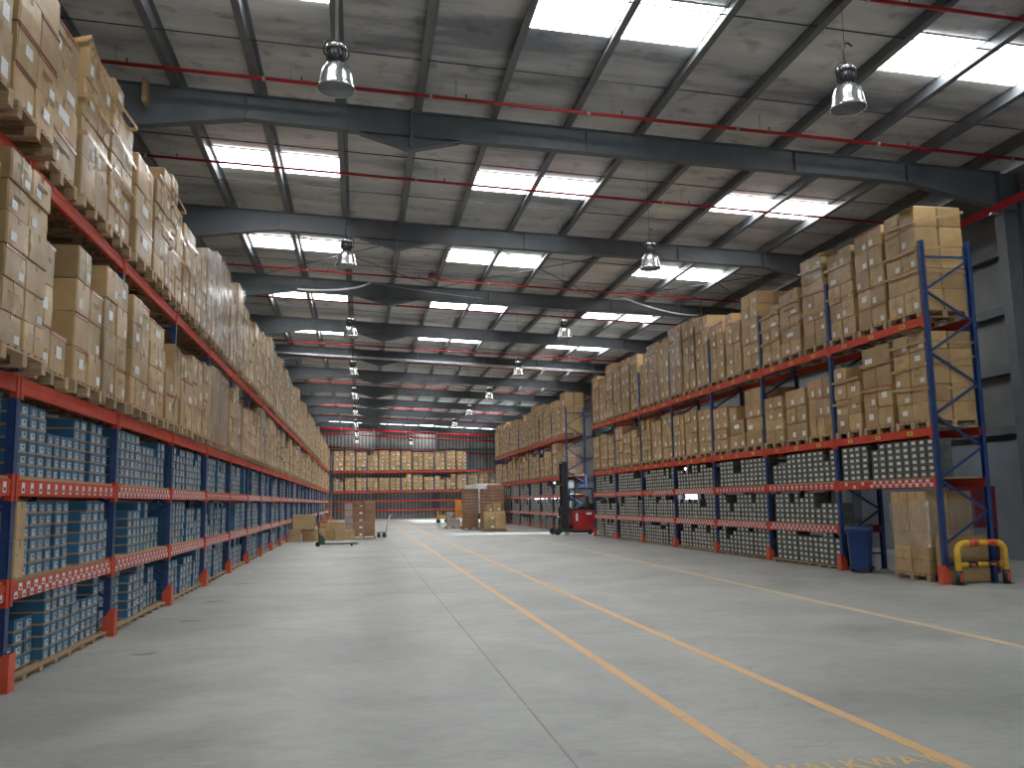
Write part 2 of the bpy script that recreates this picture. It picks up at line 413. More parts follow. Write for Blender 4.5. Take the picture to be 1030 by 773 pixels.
# dock yard outside the side doors: bright concrete apron
# door frames
for i, (a, c) in enumerate(((DY0, DY1), (D2Y0, D2Y1))):
    b = MB()
    b.box(XW1-.06, XW1+.3, a-.12, a, 0, DZ+.1); b.box(XW1-.06, XW1+.3, c, c+.12, 0, DZ+.1); b.box(XW1-.06, XW1+.3, a-.12, c+.12, DZ, DZ+.14)
    b.tube([(XW1-.25, a-.1, DZ+.3), (XW1-.25, c+.1, DZ+.3)], .2, 0, 14)
    struct(b.build('door_%d' % (i+1), M['galv']))

# floor joints and lines
def strip(name, pts, w, z, mat):
    b = MB()
    for (p, q) in zip(pts[:-1], pts[1:]):
        b.bar((p[0],p[1],z/2), (q[0],q[1],z/2), w, z)
    return b.build(name, mat)
for i, x in enumerate((1.26,)):
    o = strip('trim_%d' % tn, [(x, YN+1, 0), (x, YB-1, 0)], .014, .002, M['dark']); struct(o); tn += 1
M['joint'] = worn('joint_sealant', (.19,.18,.16)); o.data.materials[0] = M['joint']
for y in (26.6, 53.0):
    o = strip('trim_%d' % tn, [(-2.9, y, 0), (9.6, y+.1, 0)], .012, .0015, M['joint']); struct(o); tn += 1
def line(pts, w, lab, mat='line', z=.0012):
    return tag(strip('floor_line', pts, w, z, M[mat]), lab, 'floor marking')
line([(2.29, 4.2), (2.29, 40), (2.33, 62)], .095, 'worn yellow line along the left edge of the painted walkway')
line([(3.40, 4.2), (3.40, 62)], .10, 'yellow line along the right edge of the painted walkway')
line([(6.56, 5), (6.95, 27), (7.05, 37)], .11, 'thin yellow line on the floor closest to the right rack', 'line_pale')
line([(1.86, 5.12), (2.235, 5.12)], .05, 'short yellow cross line meeting the walkway at bottom edge', z=.0016)
cu = bpy.data.curves.new('walkway_text', 'FONT'); cu.body = 'WALKWAY'; cu.size = .245; cu.space_character = 1.12; cu.extrude = .0006; cu.offset = .006; cu.align_x = 'CENTER'
ot = bpy.data.objects.new('tmp_text', cu); COL.objects.link(ot)
bpy.context.view_layer.update()
me = bpy.data.meshes.new_from_object(ot.evaluated_get(bpy.context.evaluated_depsgraph_get()))
bpy.data.objects.remove(ot)
o = bpy.data.objects.new('walkway_lettering', me); COL.objects.link(o); me.materials.clear(); me.materials.append(M['line_faint'])
o.location = (2.84, 4.97, .001); o.rotation_euler = (0,0,.02); o.scale = (.80, 1.0, 1)
tag(o, 'faded yellow letters WALKWAY painted on the floor between the lines', 'floor lettering')
# small dark scuffs on the floor beside the left rack
for i, (x, y, r) in enumerate([(-2.25,10.35,.3),(-2.3,13.1,.2),(-2.35,15.6,.4),(-2.3,18.9,.1),(-2.35,22.3,.3)]):
    b = MB(); pts = []
    for k in range(12):
        t = 2*PI*k/12; rr = 1+.25*math.sin(3*t+i); pts.append((.13*rr*math.cos(t), .075*rr*math.sin(t)))
    b.prism(pts, 0, .0015, 'z'); o = b.build('floor_patch', M['joint'], loc=(x, y, 0)); o.rotation_euler = (0,0,r)
    tag(o, 'small dark patch on the floor in front of the %s red guard on the left' % ORD[i+1], 'floor mark', 'dark patches beside the left rack')

# ------------------------------------------------------------------ racks
def upright_mesh(h=ZTOP, depth=DEP, sgn=1):
    """frame in the XZ plane: front post at x=0, rear post at x=sgn*depth"""
    b = MB(); w = .095
    for i, x in enumerate((0, sgn*depth)):
        xa, xb = sorted((x, x + (sgn if i == 0 else -sgn)*.075))
        b.box(xa, xb, -w/2, -w/2+.006, .012, h); b.box(xa, xb, w/2-.006, w/2, .012, h)
        xo = x if i == 0 else x
        xf0, xf1 = sorted((x, x + (sgn if i == 0 else -sgn)*.006))
        b.box(xf0, xf1, -w/2, w/2, .012, h)
        b.box(xa-.03, xb+.03, -w/2-.03, w/2+.03, 0, .012)
    x0, x1 = sgn*.06, sgn*(depth-.06)
    b.bar((x0,0,h-.3), (x1,0,h-.3), .03, .04); b.bar((x0,0,.33), (x1,0,.33), .03, .04)
    z = h-.36; side = 1
    while z-.57 > .35:
        a, c = (x1, x0) if side else (x0, x1)
        b.bar((a,0,z), (c,0,z-.55), .03, .04); z -= .565; side = 1-side
    return b
def holes(b, h, x, sgn):
    y = .0
def beam_mesh(L, style, left):
    """front beam centred on y; box section with connector plates and stickers on its outer face (x=0, outward = -sgn*x)"""
    b = MB(); s = 1 if left else -1       # outward direction +x on the left rack
    x0, x1 = sorted((0, -s*.045))
    b.box(x0, x1, -L/2, L/2, -BH/2, BH/2, 0)
    # step ridges on the face
    xa, xb = sorted((0, s*.004)); b.box(xa, xb, -L/2, L/2, .012, BH/2-.006, 0); b.box(xa, xb, -L/2, L/2, -BH/2+.006, -.012, 0)
    for e in (-1, 1):
        xa, xb = sorted((s*.006, -s*.05)); y0, y1 = sorted((e*(L/2), e*(L/2-.035)))
        b.box(xa, xb, y0, y1, -.12, .12, 0)
        xa, xb = sorted((s*.012, s*.004)); y0, y1 = sorted((e*(L/2+.035), e*(L/2-.035)))
        b.box(xa, xb, y0, y1, -.12, .12, 0)
    rnd = random.Random(style*7+3)
    def st(y, z, w, h, m):
        xa, xb = sorted((s*.0042, s*.0062)); b.box(xa, xb, y-w/2, y+w/2, z-h/2, z+h/2, m)
        if m == 1:
            xa, xb = sorted((s*.0062, s*.0068)); b.box(xa, xb, y-w*.3, y+w*.3, z-h*.32, z-h*.02, 3)
    if style == 1:      # single row of white location labels
        y = -L/2+.16
        while y < L/2-.1: st(y, 0, .072, .095, 1); y += .225
    elif style == 2:    # two staggered rows of labels
        y = -L/2+.12; i = 0
        while y < L/2-.08: st(y, .034 if i % 2 else -.034, .085, .062, 1); y += .10; i += 1
    elif style == 3:    # three yellow tags
        for y in (-L/2+.62, .03, L/2-.6): st(y, .0, .17, .07, 2); st(y-.0, .0, .09, .03, 3)
    elif style == 4:    # dense double row on the right part
        y = -L/2+.1; i = 0
        while y < L/2-.08:
            if y < .4: st(y, .036 if i % 2 else -.03, .09, .06, 1)
            elif i % 3 == 0: st(y, rnd.choice((.03,-.03)), .08, .06, 1)
            y += .105; i += 1
    return b
BM = [M['beam'], M['paper'], M['yellowtag'], M['ink']]
def guard_mesh(left):
    s = 1 if left else -1
    b = MB()
    b.box(min(s*.052,s*.062), max(s*.052,s*.062), -.07, .07, 0, .32)
    for y in (-.078, .066): b.prism([(-s*.075, 0), (s*.062, 0), (s*.062, .32), (s*.01, .32), (-s*.075, .20)], y, y+.012, 'y')
    return b
_cache = {}
def rack(name_label, X, Y0, nb, left, styles, skip=(), levels=ZL, along='y', h=ZTOP, board=True, guards=True, group=None):
    root = empty('pallet_rack', (X, Y0, 0), 0 if along == 'y' else -PI/2)
    tag(root, name_label, 'pallet rack')
    s = -1 if left else 1
    me_up = upright_mesh(h, DEP, s).mesh('upright_frame', [M['post']])
    me_g = guard_mesh(left).mesh('post_guard', [M['guard']])
    for i in range(nb+1):
        u = bpy.data.objects.new('upright_frame', me_up); COL.objects.link(u); u.parent = root; u.location = (0, i*BAY, 0)
        if guards:
            g = bpy.data.objects.new('post_guard', me_g); COL.objects.link(g); g.parent = u; g['label'] = 'red steel guard at the foot of the post'
    L = BAY-.1
    meb = {}
    for st in set(sum(([x for x in r] for r in styles), [])):
        meb[st] = beam_mesh(L, st, left).mesh('shelf_beam', BM)
    bd = MB(); bd.box(min(s*.02,s*(DEP-.02)), max(s*.02,s*(DEP-.02)), -L/2+.02, L/2-.02, 0, .025)
    me_bd = bd.mesh('shelf_board', [M['wood']])
    for i in range(nb):
        for j, z in enumerate(levels):
            if (i, j) in skip: continue
            st = styles[j][i % len(styles[j])]
            o = bpy.data.objects.new('shelf_beam', meb[st]); COL.objects.link(o); o.parent = root; o.location = (0, (i+.5)*BAY, z)
            if j < 2 and board:
                o = bpy.data.objects.new('shelf_board', me_bd); COL.objects.link(o); o.parent = root; o.location = (0, (i+.5)*BAY, z+BH/2)
    for j, z in enumerate(levels):
        i0 = 1 if (0, j) in skip else 0
        b = MB(); xa, xb = sorted((s*(DEP-.05), s*DEP))
        b.box(xa, xb, i0*BAY, nb*BAY, z-BH/2, z+BH/2)
        b.build('rear_beam', M['beam'], root)
    return root
Y0L = YL - BAY
rack('long blue and orange pallet rack filling the whole left side', XL, Y0L, 25, True, [[2], [1,1,2,2], [0], [0]], h=4.76)
rack('blue and orange pallet rack along the right side, nearest the camera', XR, YR, 7, False, [[2], [4,1,1,2], [3], [3]], skip={(0,0)})
Y0F = 43.05
rack('farther blue and orange pallet rack behind the red reach truck', XR, Y0F, 7, False, [[2],[1],[0],[0]])
XB0 = -6.0; YBR = 91.3
XB = [10.76 - BAY*i for i in range(6)]
# rack along the back wall: runs in x, front faces the camera.  local y -> world x, local x -> world -y
rb = rack('orange beamed rack standing against the back wall', 14.12, YBR, 5, False, [[0],[0],[0],[0]], board=False)
rb.rotation_euler = (0, 0, PI/2)     # local +y -> world -x ; local +x -> world +y

# ------------------------------------------------------------------ cartons and pallets
def unit_box(mats_side, style):
    """unit carton, x,y in -.5...5, z 0..1, front face +x"""
    b = MB(); rnd = random.Random(style*31+5)
    e = .018
    # box with slightly soft edges: ring stack
    def ring(sx, sy, z, jit=0):
        n = len(b.v)
        c = .03
        pts = [(sx-c,-sy),(sx,-sy+c),(sx,sy-c),(sx-c,sy),(-sx+c,sy),(-sx,sy-c),(-sx,-sy+c),(-sx+c,-sy)]
        for (x, y) in pts: b.v.append((x + rnd.uniform(-jit,jit), y + rnd.uniform(-jit,jit), z))
        return n
    bul = .008 if style % 2 else .0
    rings = [ring(.485,.485,0), ring(.495,.495,.03,.002), ring(.497+bul,.497+bul*.4,.5,.003), ring(.495,.495,.97,.002), ring(.485,.485,1)]
    for a, c in zip(rings[:-1], rings[1:]):
        for k in range(8):
            k2 = (k+1) % 8; b.f.append((a+k, a+k2, c+k2, c+k)); b.m.append(0); b.sm.append(False)
    b.f.append(tuple(rings[0]+k for k in range(8))[::-1]); b.m.append(0); b.sm.append(False)
    b.f.append(tuple(rings[-1]+k for k in range(8))); b.m.append(0); b.sm.append(False)
    return b
def brown_unit(style):
    b = unit_box(None, style)
    # tape along the top seam, folding down front and back; some print on the face
    if style in (0, 2, 3):
        b.box(-.5,.5,-.045,.045,1.0,1.004,1); b.box(.5,.505,-.045,.045,.80,1.003,1); b.box(-.505,-.5,-.045,.045,.8,1.003,1)
    if style in (1, 4):
        b.box(.498,.509,-.49,.49,.90,.985,2)
    if style in (2, 4, 5):
        for z in (.62,.55,.48): b.box(.5,.5075,-.25,.25 if z != .48 else .05,z,z+.022,3)
    if style == 5:
        b.box(.5,.509,-.03,.03,0,1,1)
    return b
BRM = [M['card'], M['tape'], M['redtape'], M['print']]
brown_me = [brown_unit(i).mesh('cardboard_carton', BRM) for i in range(6)]
def lab_mesh(y0, y1, z0, z1, mat, ink=True, name='paper_label', x=.506):
    b = MB(); b.box(x, x+.006, y0, y1, z0, z1, 0)
    if ink:
        w = y1-y0; h = z1-z0
        b.box(x+.006, x+.008, y0+w*.15, y0+w*.8, z0+h*.62, z0+h*.74, 1); b.box(x+.006, x+.008, y0+w*.15, y0+w*.6, z0+h*.3, z0+h*.42, 1)
    return b.mesh(name, [mat, M['ink']])
lab_me = [lab_mesh(.12,.38,.12,.38,M['paper'],False), lab_mesh(-.16,.18,.38,.68,M['paper'],False), lab_mesh(-.36,-.1,.15,.45,M['paper'],False)]
def blue_unit():
    b = MB(); b.box(-.5,.497,-.49,.49,.0,1.0,0); b.box(-.503,.503,-.497,.497,0,.16,1)
    return b.mesh('blue_carton', [M['blue_card'], M['blue_tray']])
def grey_unit():
    b = MB(); b.box(-.5,.497,-.49,.49,.0,.86,0); b.box(-.503,.503,-.5,.5,.84,1,0)
    return b.mesh('grey_carton', [M['grey_card']])
bf = MB(); bf.box(0,.45,-.48,.48,0,.012); flap_me = bf.mesh('open_flap', [M['card']])
blue_me = blue_unit(); grey_me = grey_unit()
blue_lab = lab_mesh(-.24,.22,.22,.86,M['blue_label'],False,'paper_label',.504)
bb = MB(); bb.box(.504,.510,-.26,.26,.18,.74,0); bb.box(.510,.513,-.02,.14,.44,.62,1); blue_lab = bb.mesh('paper_label', [M['blue_label'], M['ink']])
grey_lab = lab_mesh(-.22,.28,.26,.76,M['grey_label'],False,'paper_label',.504)
def pallet_mesh():
    b = MB(); W, D, H = 1.0, 1.0, .14
    for i in range(7): y = -W/2 + i*(W-.09)/6; b.box(-D/2, D/2, y, y+.09, H-.02, H)
    for y in (-W/2, -.045, W/2-.09): b.box(-D/2, D/2, y, y+.09, 0, .018)
    for i in range(3):
        x = (-D/2, -.05, D/2-.1)[i]
        b.box(x, x+.1, -W/2, W/2, H-.038, H-.02)
        for y in (-W/2, -.05, W/2-.1): b.box(x, x+.1, y, y+.1, .018, H-.038)
    return b.mesh('pallet', [M['wood']])
pal_me = pallet_mesh()

boxes = []      # dict(kind, c=(x,y,z bottom), s=(sx,sy,sz), rz, face(+1 front +x / -1), lab, label, group, style, prio)
pallets = []
LVN = {2: 'middle', 3: 'top'}
def add_box(kind, c, s, rz, label, group, style=0, lab=None, prio=1.0, top=False):
    boxes.append(dict(kind=kind, c=c, s=s, rz=rz, label=label, group=group, style=style, lab=lab, prio=prio, top=top))

def pallet_load(xc, yc, z, sgn, H, rows, cols, rnd, where, group, endload=False, W=.98, D=.96, ragged=.3, rot=0.0, M3=None, dcols=2):
    """cartons stacked on a pallet. sgn=+1: front faces +x. (xc,yc) centre; loads' own axes may be turned by rot"""
    ch = H/rows
    for r in range(rows):
        cl = cols if not (r % 2 and rnd.random() < .25) else max(1, cols-1)
        topr = (r == rows-1)
        for c in range(cl):
            w = W/cl
            if topr and cols > 1 and rnd.random() < ragged*.6: continue
            if M3 and r > 0 and c > 0: continue
            for d in range(dcols):
                dd = D/dcols
                px = sgn*(D/2 - dd*(d+.5)) + rnd.uniform(-.012,.012)
                py = -W/2 + w*(c+.5)
                jr = rnd.uniform(-.02,.02)
                X, Y = px*math.cos(rot)-py*math.sin(rot), px*math.sin(rot)+py*math.cos(rot)
                exposed = (d == 0) or (topr) or (endload and c == 0)
                nm = 'near' if c == 0 else ('far' if c == cl-1 else 'middle')
                lbl = 'brown carton, %s row, %s column%s, %s' % (('bottom' if r == 0 else ORD[r+1]), nm, ('' if d == 0 else ' behind'), where)
                add_box('brown', (xc+X, yc+Y, z+r*ch), (dd-.012, w-.016, ch-.006), jr + rot + (0 if sgn > 0 else PI), lbl, group,
                        rnd.choice((0,1,2,3,4,5,0,3)), (rnd.choice((0,0,1,2,None)) if d == 0 or endload else None), 1.0 if exposed else .05, topr)
# ---- pallet positions on the two upper levels
film_jobs = []; band_jobs = []
def fill_levels(X, Y0, nb, left, rname, spec, seed, tiny=False):
    sgn = 1 if left else -1
    for i in range(nb):
        for li in (2, 3):
            for sl in range(3):
                rnd = random.Random(seed + i*97 + li*13 + sl*5)
                yc = Y0 + i*BAY + BAY*(sl+.5)/3 + rnd.uniform(-.02,.02)
                zt = ZL[li] + BH/2
                xc = X - sgn*(DEP/2) + rnd.uniform(-.02,.03)*sgn + (.10 if left else 0) + (.13 if left and i == 0 else 0)
                H = rnd.uniform(1.2,1.6) if li == 2 else rnd.uniform(1.75,2.2)
                rows = rnd.choice((4,5,5,6)) if li == 3 else rnd.choice((3,4,4))
                cols = rnd.choice((2,2,2,3))
                film = rnd.random() < .22
                sp = spec.get((i, li, sl))
                if sp is not None:
                    if sp == 0: continue
                    H, rows, cols = sp[:3]
                    film = len(sp) > 3 and sp[3]
                bayw = '%s load, %s bay, %s level, %s' % (ORD[sl+1], ORD[i+1], LVN[li], rname)
                pallets.append(((xc, yc, zt), rnd.uniform(-.015,.015), 'wooden pallet under the ' + bayw))
                pallet_load(xc, yc, zt+.142, sgn, H, rows, cols, rnd, bayw, 'cardboard cartons on the racks', endload=(i == 0 and sl == 0), M3=(left and (i, li, sl) == (1, 2, 0)))
                if ((left and i in (1,2,3)) or (not left and i < 2 and X == XR and Y0 == YR)) and cols > 1 and H > 1.3 and not film and rnd.random() < .7: band_jobs.append((xc, yc, zt+.142, H, bayw, 0))
                if film: film_jobs.append((xc, yc, zt+.142, 1.0, 1.0, H, 'clear stretch film around the ' + bayw))
spec_left = {
 (0,3,2):(1.38,4,2), (0,3,1):(1.9,4,2), (0,2,2):(1.6,6,2), (0,2,1):(1.4,5,2),
 (1,3,0):(1.52,4,1), (1,3,1):(1.74,4,2), (1,3,2):(1.84,6,2),
 (2,3,0):(1.36,3,1), (2,3,1):(1.75,5,2), (2,3,2):(1.88,5,2),
 (3,3,0):(1.45,4,2), (3,3,1):(1.3,4,2),(3,3,2):(1.65,6,2,True),
 (4,3,0):(1.9,5,2,True), (4,3,1):(1.95,5,2,True),(4,3,2):(1.8,5,2),
 (1,2,0):(1.2,3,2), (1,2,1):(1.42,4,2),(1,2,2):(1.5,4,2),
 (2,2,0):(1.42,4,2), (2,2,1):(1.35,4,2), (2,2,2):(1.25,3,2),
 (3,2,0):(1.2,3,2), (3,2,1):(1.35,3,2), (3,2,2):(1.4,4,2), (4,2,0):(1.5,1,1,True), (4,2,1):(1.45,1,1,True),
}
fill_levels(XL, Y0L, 25, True, 'left rack', spec_left, 11)
spec_right = {
 (0,3,0):(1.94,5,2), (0,3,1):(1.93,5,2), (0,3,2):(1.86,5,2),
 (1,3,0):(2.0,7,2), (1,3,1):(1.5,5,2), (1,3,2):(1.35,5,2), (2,3,0):(1.95,6,2),(2,3,1):(1.7,6,2), (2,3,2):(1.6,5,2),
 (0,2,0):(1.6,5,2), (0,2,1):(1.58,4,2), (0,2,2):(1.35,4,2),
 (1,2,0):(1.25,3,3), (1,2,1):(1.15,3,2), (1,2,2):(1.1,4,2),
 (2,2,0):(1.45,4,2), (2,2,1):(1.1,3,2), (2,2,2):(1.2,4,2), (3,2,0):(1.25,4,2)}
fill_levels(XR, YR, 7, False, 'near right rack', spec_right, 29)
fill_levels(XR, Y0F, 7, False, 'far right rack', {(0,3,0):(2.0,3,1),(0,3,1):(1.75,5,2)}, 53)
# back wall rack
for li in (2, 3):
    for i in range(15):
        rnd = random.Random(900 + li*40 + i)
        xc = 14.12 - BAY*(i+.5)/3; yc = YBR + .5; zt = ZL[li]+BH/2
        if li == 3 and i < 3: continue
        H = rnd.uniform(1.75,1.95) if li == 3 else (rnd.uniform(1.2,1.6) if i < 9 else 1.2)
        w = '%s from the right, %s level, back wall' % (ORD[i+1], LVN[li])
        pallets.append(((xc, yc, zt), PI/2, 'wooden pallet under the load ' + w))
        pallet_load(xc, yc, zt+.142, 1, H, rnd.choice((4,5)), 2, rnd, w, 'cardboard cartons on the racks', rot=-PI/2, ragged=.1, dcols=1)

# ---- small cartons on the three lower levels
SZ = [.07, ZL[0]+BH/2+.025, ZL[1]+BH/2+.025]
LV3 = ['floor', 'second', 'third']
skids = []
def fill_small(X, Y0, nb, left, kind, rname, seed, skip=()):
    sgn = 1 if left else -1
    for i in range(nb):
        for li in range(3):
            if (i, li) in skip: continue
            rnd = random.Random(seed + i*31 + li*7)
            y = Y0 + i*BAY + .085; yend = Y0 + (i+1)*BAY - .075
            col = 0; inset = 0; rows = 6; shift = 0; left_in = 0; hh = .113; wv = .22; dgap = .006
            if li == 0: skids.append((X, Y0+i*BAY, sgn, '%s bay, %s' % (ORD[i+1], rname)))
            if kind == 'blue' and (i, li) == (1, 1): y += .34
            while True:
                if left_in <= 0:
                    left_in = rnd.choice((2,3,4,5)); inset = rnd.uniform(.0,.06) if rnd.random() < .85 else rnd.uniform(.08,.18)
                    rows = 6 if rnd.random() < .75 else rnd.choice((4,5,5)); wv = rnd.choice((.205,.215,.235,.25)); dgap = rnd.uniform(.004,.014)
                    if kind == 'grey': rows = 6 if rnd.random() < .7 else rnd.choice((4,5,5)); inset = rnd.uniform(0,.03); wv = rnd.choice((.225,.235,.25))
                    if rnd.random() < .10: y += rnd.uniform(.08,.16)
                    top = rows
                if y + wv > yend: break
                left_in -= 1; col += 1
                skew = rnd.uniform(-.03,.03)
                rr = rows if rnd.random() < .85 else max(2, rows-rnd.choice((1,2)))
                D = .34
                for r in range(rr):
                    if kind == 'grey' and r > 2 and rnd.random() < .03: break
                    cx = X - sgn*(.035 + inset + D/2 + rnd.uniform(0,.012))
                    w = wv
                    add_box(kind, (cx, y + w/2, SZ[li]+r*.1155), (D, w-.012, hh), skew + rnd.uniform(-.012,.012) + (0 if sgn > 0 else PI),
                            '%s carton, %s row, %s column, %s bay, %s level, %s' % ('blue' if kind == 'blue' else 'dark grey', 'bottom' if r == 0 else ORD[r+1], ORD[col], ORD[i+1], LV3[li], rname),
                            'blue cartons on the lower left shelves' if kind == 'blue' else 'dark grey cartons on the lower right shelves', 0, 0)
                y += w + dgap
fill_small(XL, Y0L, 19, True, 'blue', 'left rack', 300)
fill_small(XL, Y0L + 19*BAY, 6, True, 'grey', 'far left rack', 700)
fill_small(XR, YR, 7, False, 'grey', 'near right rack', 500, skip={(0,0),(0,1)})
fill_small(XR, Y0F, 7, False, 'grey', 'far right rack', 600)

# camera data for ranking what shows largest
F_PX = 902.8
YAW, PIT, ROL = .16857, .12959, .01686
cy_, sy_ = math.cos(YAW), math.sin(YAW)
FWD = Vector((sy_*math.cos(PIT), cy_*math.cos(PIT), math.sin(PIT))); RT = Vector((cy_, -sy_, 0)); UPV = RT.cross(FWD)
R2 = RT*math.cos(ROL) - UPV*math.sin(ROL); U2 = RT*math.sin(ROL) + UPV*math.cos(ROL)
CAM = Vector((0,0,CAM_H))
def project(P):
    d = Vector(P) - CAM; z = d.dot(FWD)
    if z < .1: return None
    return 515 + F_PX*d.dot(R2)/z, 386.5 - F_PX*d.dot(U2)/z, z
def rank(bx):
    c, s = bx['c'], bx['s']
    p = project((c[0], c[1], c[2]+s[2]/2))
    if p is None: return 0
    m = F_PX*max(s)/p[2]*.5
    if p[0] < -m or p[0] > 1030+m or p[1] < -m or p[1] > 773+m: return 0
    face = s[1]*s[2]*abs((Vector((c[0],c[1],0)).normalized()).x) + .2*s[0]*s[2]
    return bx['prio']*face*(F_PX/p[2])**2
def inview_tiny(bx): return rank(bx) > 0

KM = {'brown': (BRM + [M['paper']], 'cardboard_cartons'), 'blue': ([M['blue_card'], M['blue_tray'], M['blue_label'], M['ink']], 'blue_cartons'),
      'grey': ([M['grey_card'], M['grey_label']], 'grey_cartons')}
for kind in ('brown', 'blue', 'grey'):
    L = [bx for bx in boxes if bx['kind'] == kind]
    for bx in L: bx['r'] = rank(bx)
    L.sort(key=lambda q: -q['r'])
    nmax = 212 if kind == 'brown' else 300; near, rest = L[:nmax], L[nmax:]
    used = {}
    for bx in near:
        me = {'brown': brown_me[bx['style']], 'blue': blue_me, 'grey': grey_me}[kind]
        o = bpy.data.objects.new({'brown': 'cardboard_carton', 'blue': 'blue_carton', 'grey': 'grey_carton'}[kind], me); COL.objects.link(o)
        o.location = bx['c']; o.rotation_euler = (0,0,bx['rz']); o.scale = bx['s']
        tag(o, bx['label'], 'carton', bx['group'])
        lm = {'blue': blue_lab, 'grey': grey_lab}.get(kind)
        if kind == 'brown' and bx['lab'] is not None: lm = lab_me[bx['lab']]
        if kind == 'brown' and bx['top'] and bx['s'][1] < .52 and bx['c'][1] > 13 and random.random() < .16:
            c = bpy.data.objects.new('open_flap', flap_me); COL.objects.link(c); c.parent = o; c.location = (.46, 0, 1.0); c.rotation_euler = (0, random.uniform(-.2,.9), 0)
        if lm:
            c = bpy.data.objects.new('paper_label', lm); COL.objects.link(c); c.parent = o; c['label'] = 'pale paper label'
    b = MB()
    for bx in rest:
        (cx, cy, cz), (sx, sy, sz), rz = bx['c'], bx['s'], bx['rz']
        ca, sa = math.cos(rz), math.sin(rz)
        def T(x0, x1, y0, y1, z0, z1, m):
            n = len(b.v)
            for (x, y, z) in ((x0,y0,z0),(x1,y0,z0),(x1,y1,z0),(x0,y1,z0),(x0,y0,z1),(x1,y0,z1),(x1,y1,z1),(x0,y1,z1)):
                X, Y = x*sx, y*sy; b.v.append((cx + X*ca - Y*sa, cy + X*sa + Y*ca, cz + z*sz))
            for f in ((3,2,1,0),(4,5,6,7),(0,1,5,4),(1,2,6,5),(2,3,7,6),(3,0,4,7)): b.f.append(tuple(n+i for i in f)); b.m.append(m); b.sm.append(False)
        def Q(x, y0, y1, z0, z1, m):
            n = len(b.v)
            for (y, z) in ((y0,z0),(y1,z0),(y1,z1),(y0,z1)):
                X, Y = x*sx, y*sy; b.v.append((cx + X*ca - Y*sa, cy + X*sa + Y*ca, cz + z*sz))
            b.f.append((n,n+1,n+2,n+3)); b.m.append(m); b.sm.append(False)
        if kind == 'blue':
            T(-.5,.497,-.49,.49,0,1,0); Q(.503,-.497,.497,0,.16,1); Q(.506,-.26,.26,.18,.74,2); Q(.509,-.02,.14,.44,.62,3)
        elif kind == 'grey':
            T(-.5,.5,-.49,.49,0,1,0); Q(.506,-.22,.28,.26,.76,1)
        else:
            T(-.495,.495,-.495,.495,0,1,0)
            if bx['style'] in (1, 4): Q(.502,-.49,.49,.9,.985,2)
            if bx['style'] in (0, 2, 3): Q(.502,-.045,.045,.8,1,1)
            if bx['lab'] is not None: Q(.504,.08,.36,.12,.42,4)
    mats, nm = KM[kind]
    o = b.build(nm, mats, fix=False)
    tag(o, {'brown': 'mass of smaller looking brown cartons stacked on the distant rack bays', 'blue': 'mass of blue cartons on the lower left shelves farther down the aisle',
            'grey': 'mass of dark grey cartons on the lower shelves farther away'}[kind], 'cartons', kind='stuff')
pallets.sort(key=lambda p: p[0][1])
for (loc, rz, lbl) in pallets:
    o = bpy.data.objects.new('pallet', pal_me); COL.objects.link(o); o.location = loc; o.rotation_euler = (0,0,rz)
    tag(o, lbl, 'pallet', 'wooden pallets on the racks')
sk = {}
for (X, y0, sgn, lbl) in skids:
    if sgn not in sk:
        b = MB(); L = BAY-.16
        for i in range(4):
            x = (-.5+.12*i*2.2)*1; xa, xb = sorted((sgn*-(.02+.22*i), sgn*-(.02+.22*i+.1)))
            b.box(xa, xb, 0, L, .045, .066)
        yy = 0.
        while yy < L-.05:
            xa, xb = sorted((-sgn*.02, -sgn*.8)); b.box(xa, xb, yy, yy+.09, 0, .045); yy += .44
        sk[sgn] = b.mesh('timber_skid', [M['wood']])
    o = bpy.data.objects.new('timber_skid', sk[sgn]); COL.objects.link(o); o.location = (X, y0+.08, 0)
    tag(o, 'low timber skid on the floor under small cartons, ' + lbl, 'skid', 'timber skids under the floor level cartons')

def film(xc, yc, z, W, D, H, label, z0f=0.0):
    """wrinkled plastic skin round a load"""
    b = MB(); rnd = random.Random(int(xc*10+yc*100)); nz = 7
    per = []
    hx, hy = W/2+.006, D/2+.006
    for k in range(10): per.append((-hx+2*hx*k/10, -hy))
    for k in range(10): per.append((hx, -hy+2*hy*k/10))
    for k in range(10): per.append((hx-2*hx*k/10, hy))
    for k in range(10): per.append((-hx, hy-2*hy*k/10))
    n = len(per)
    for j in range(nz+1):
        zz = z + H*(z0f + (1-z0f)*j/nz)
        for (x, y) in per:
            r = rnd.uniform(0,.012); l = math.hypot(x, y); b.v.append((xc+x+x/l*r, yc+y+y/l*r, zz + (rnd.uniform(-.03,.03) if j in (0,nz) else 0)))
    for j in range(nz):
        for k in range(n):
            k2 = (k+1) % n; b.f.append((j*n+k, j*n+k2, (j+1)*n+k2, (j+1)*n+k)); b.m.append(0); b.sm.append(True)
    return tag(b.build('stretch_film', M['film'], fix=False), label, 'plastic film', 'stretch film around pallet loads')
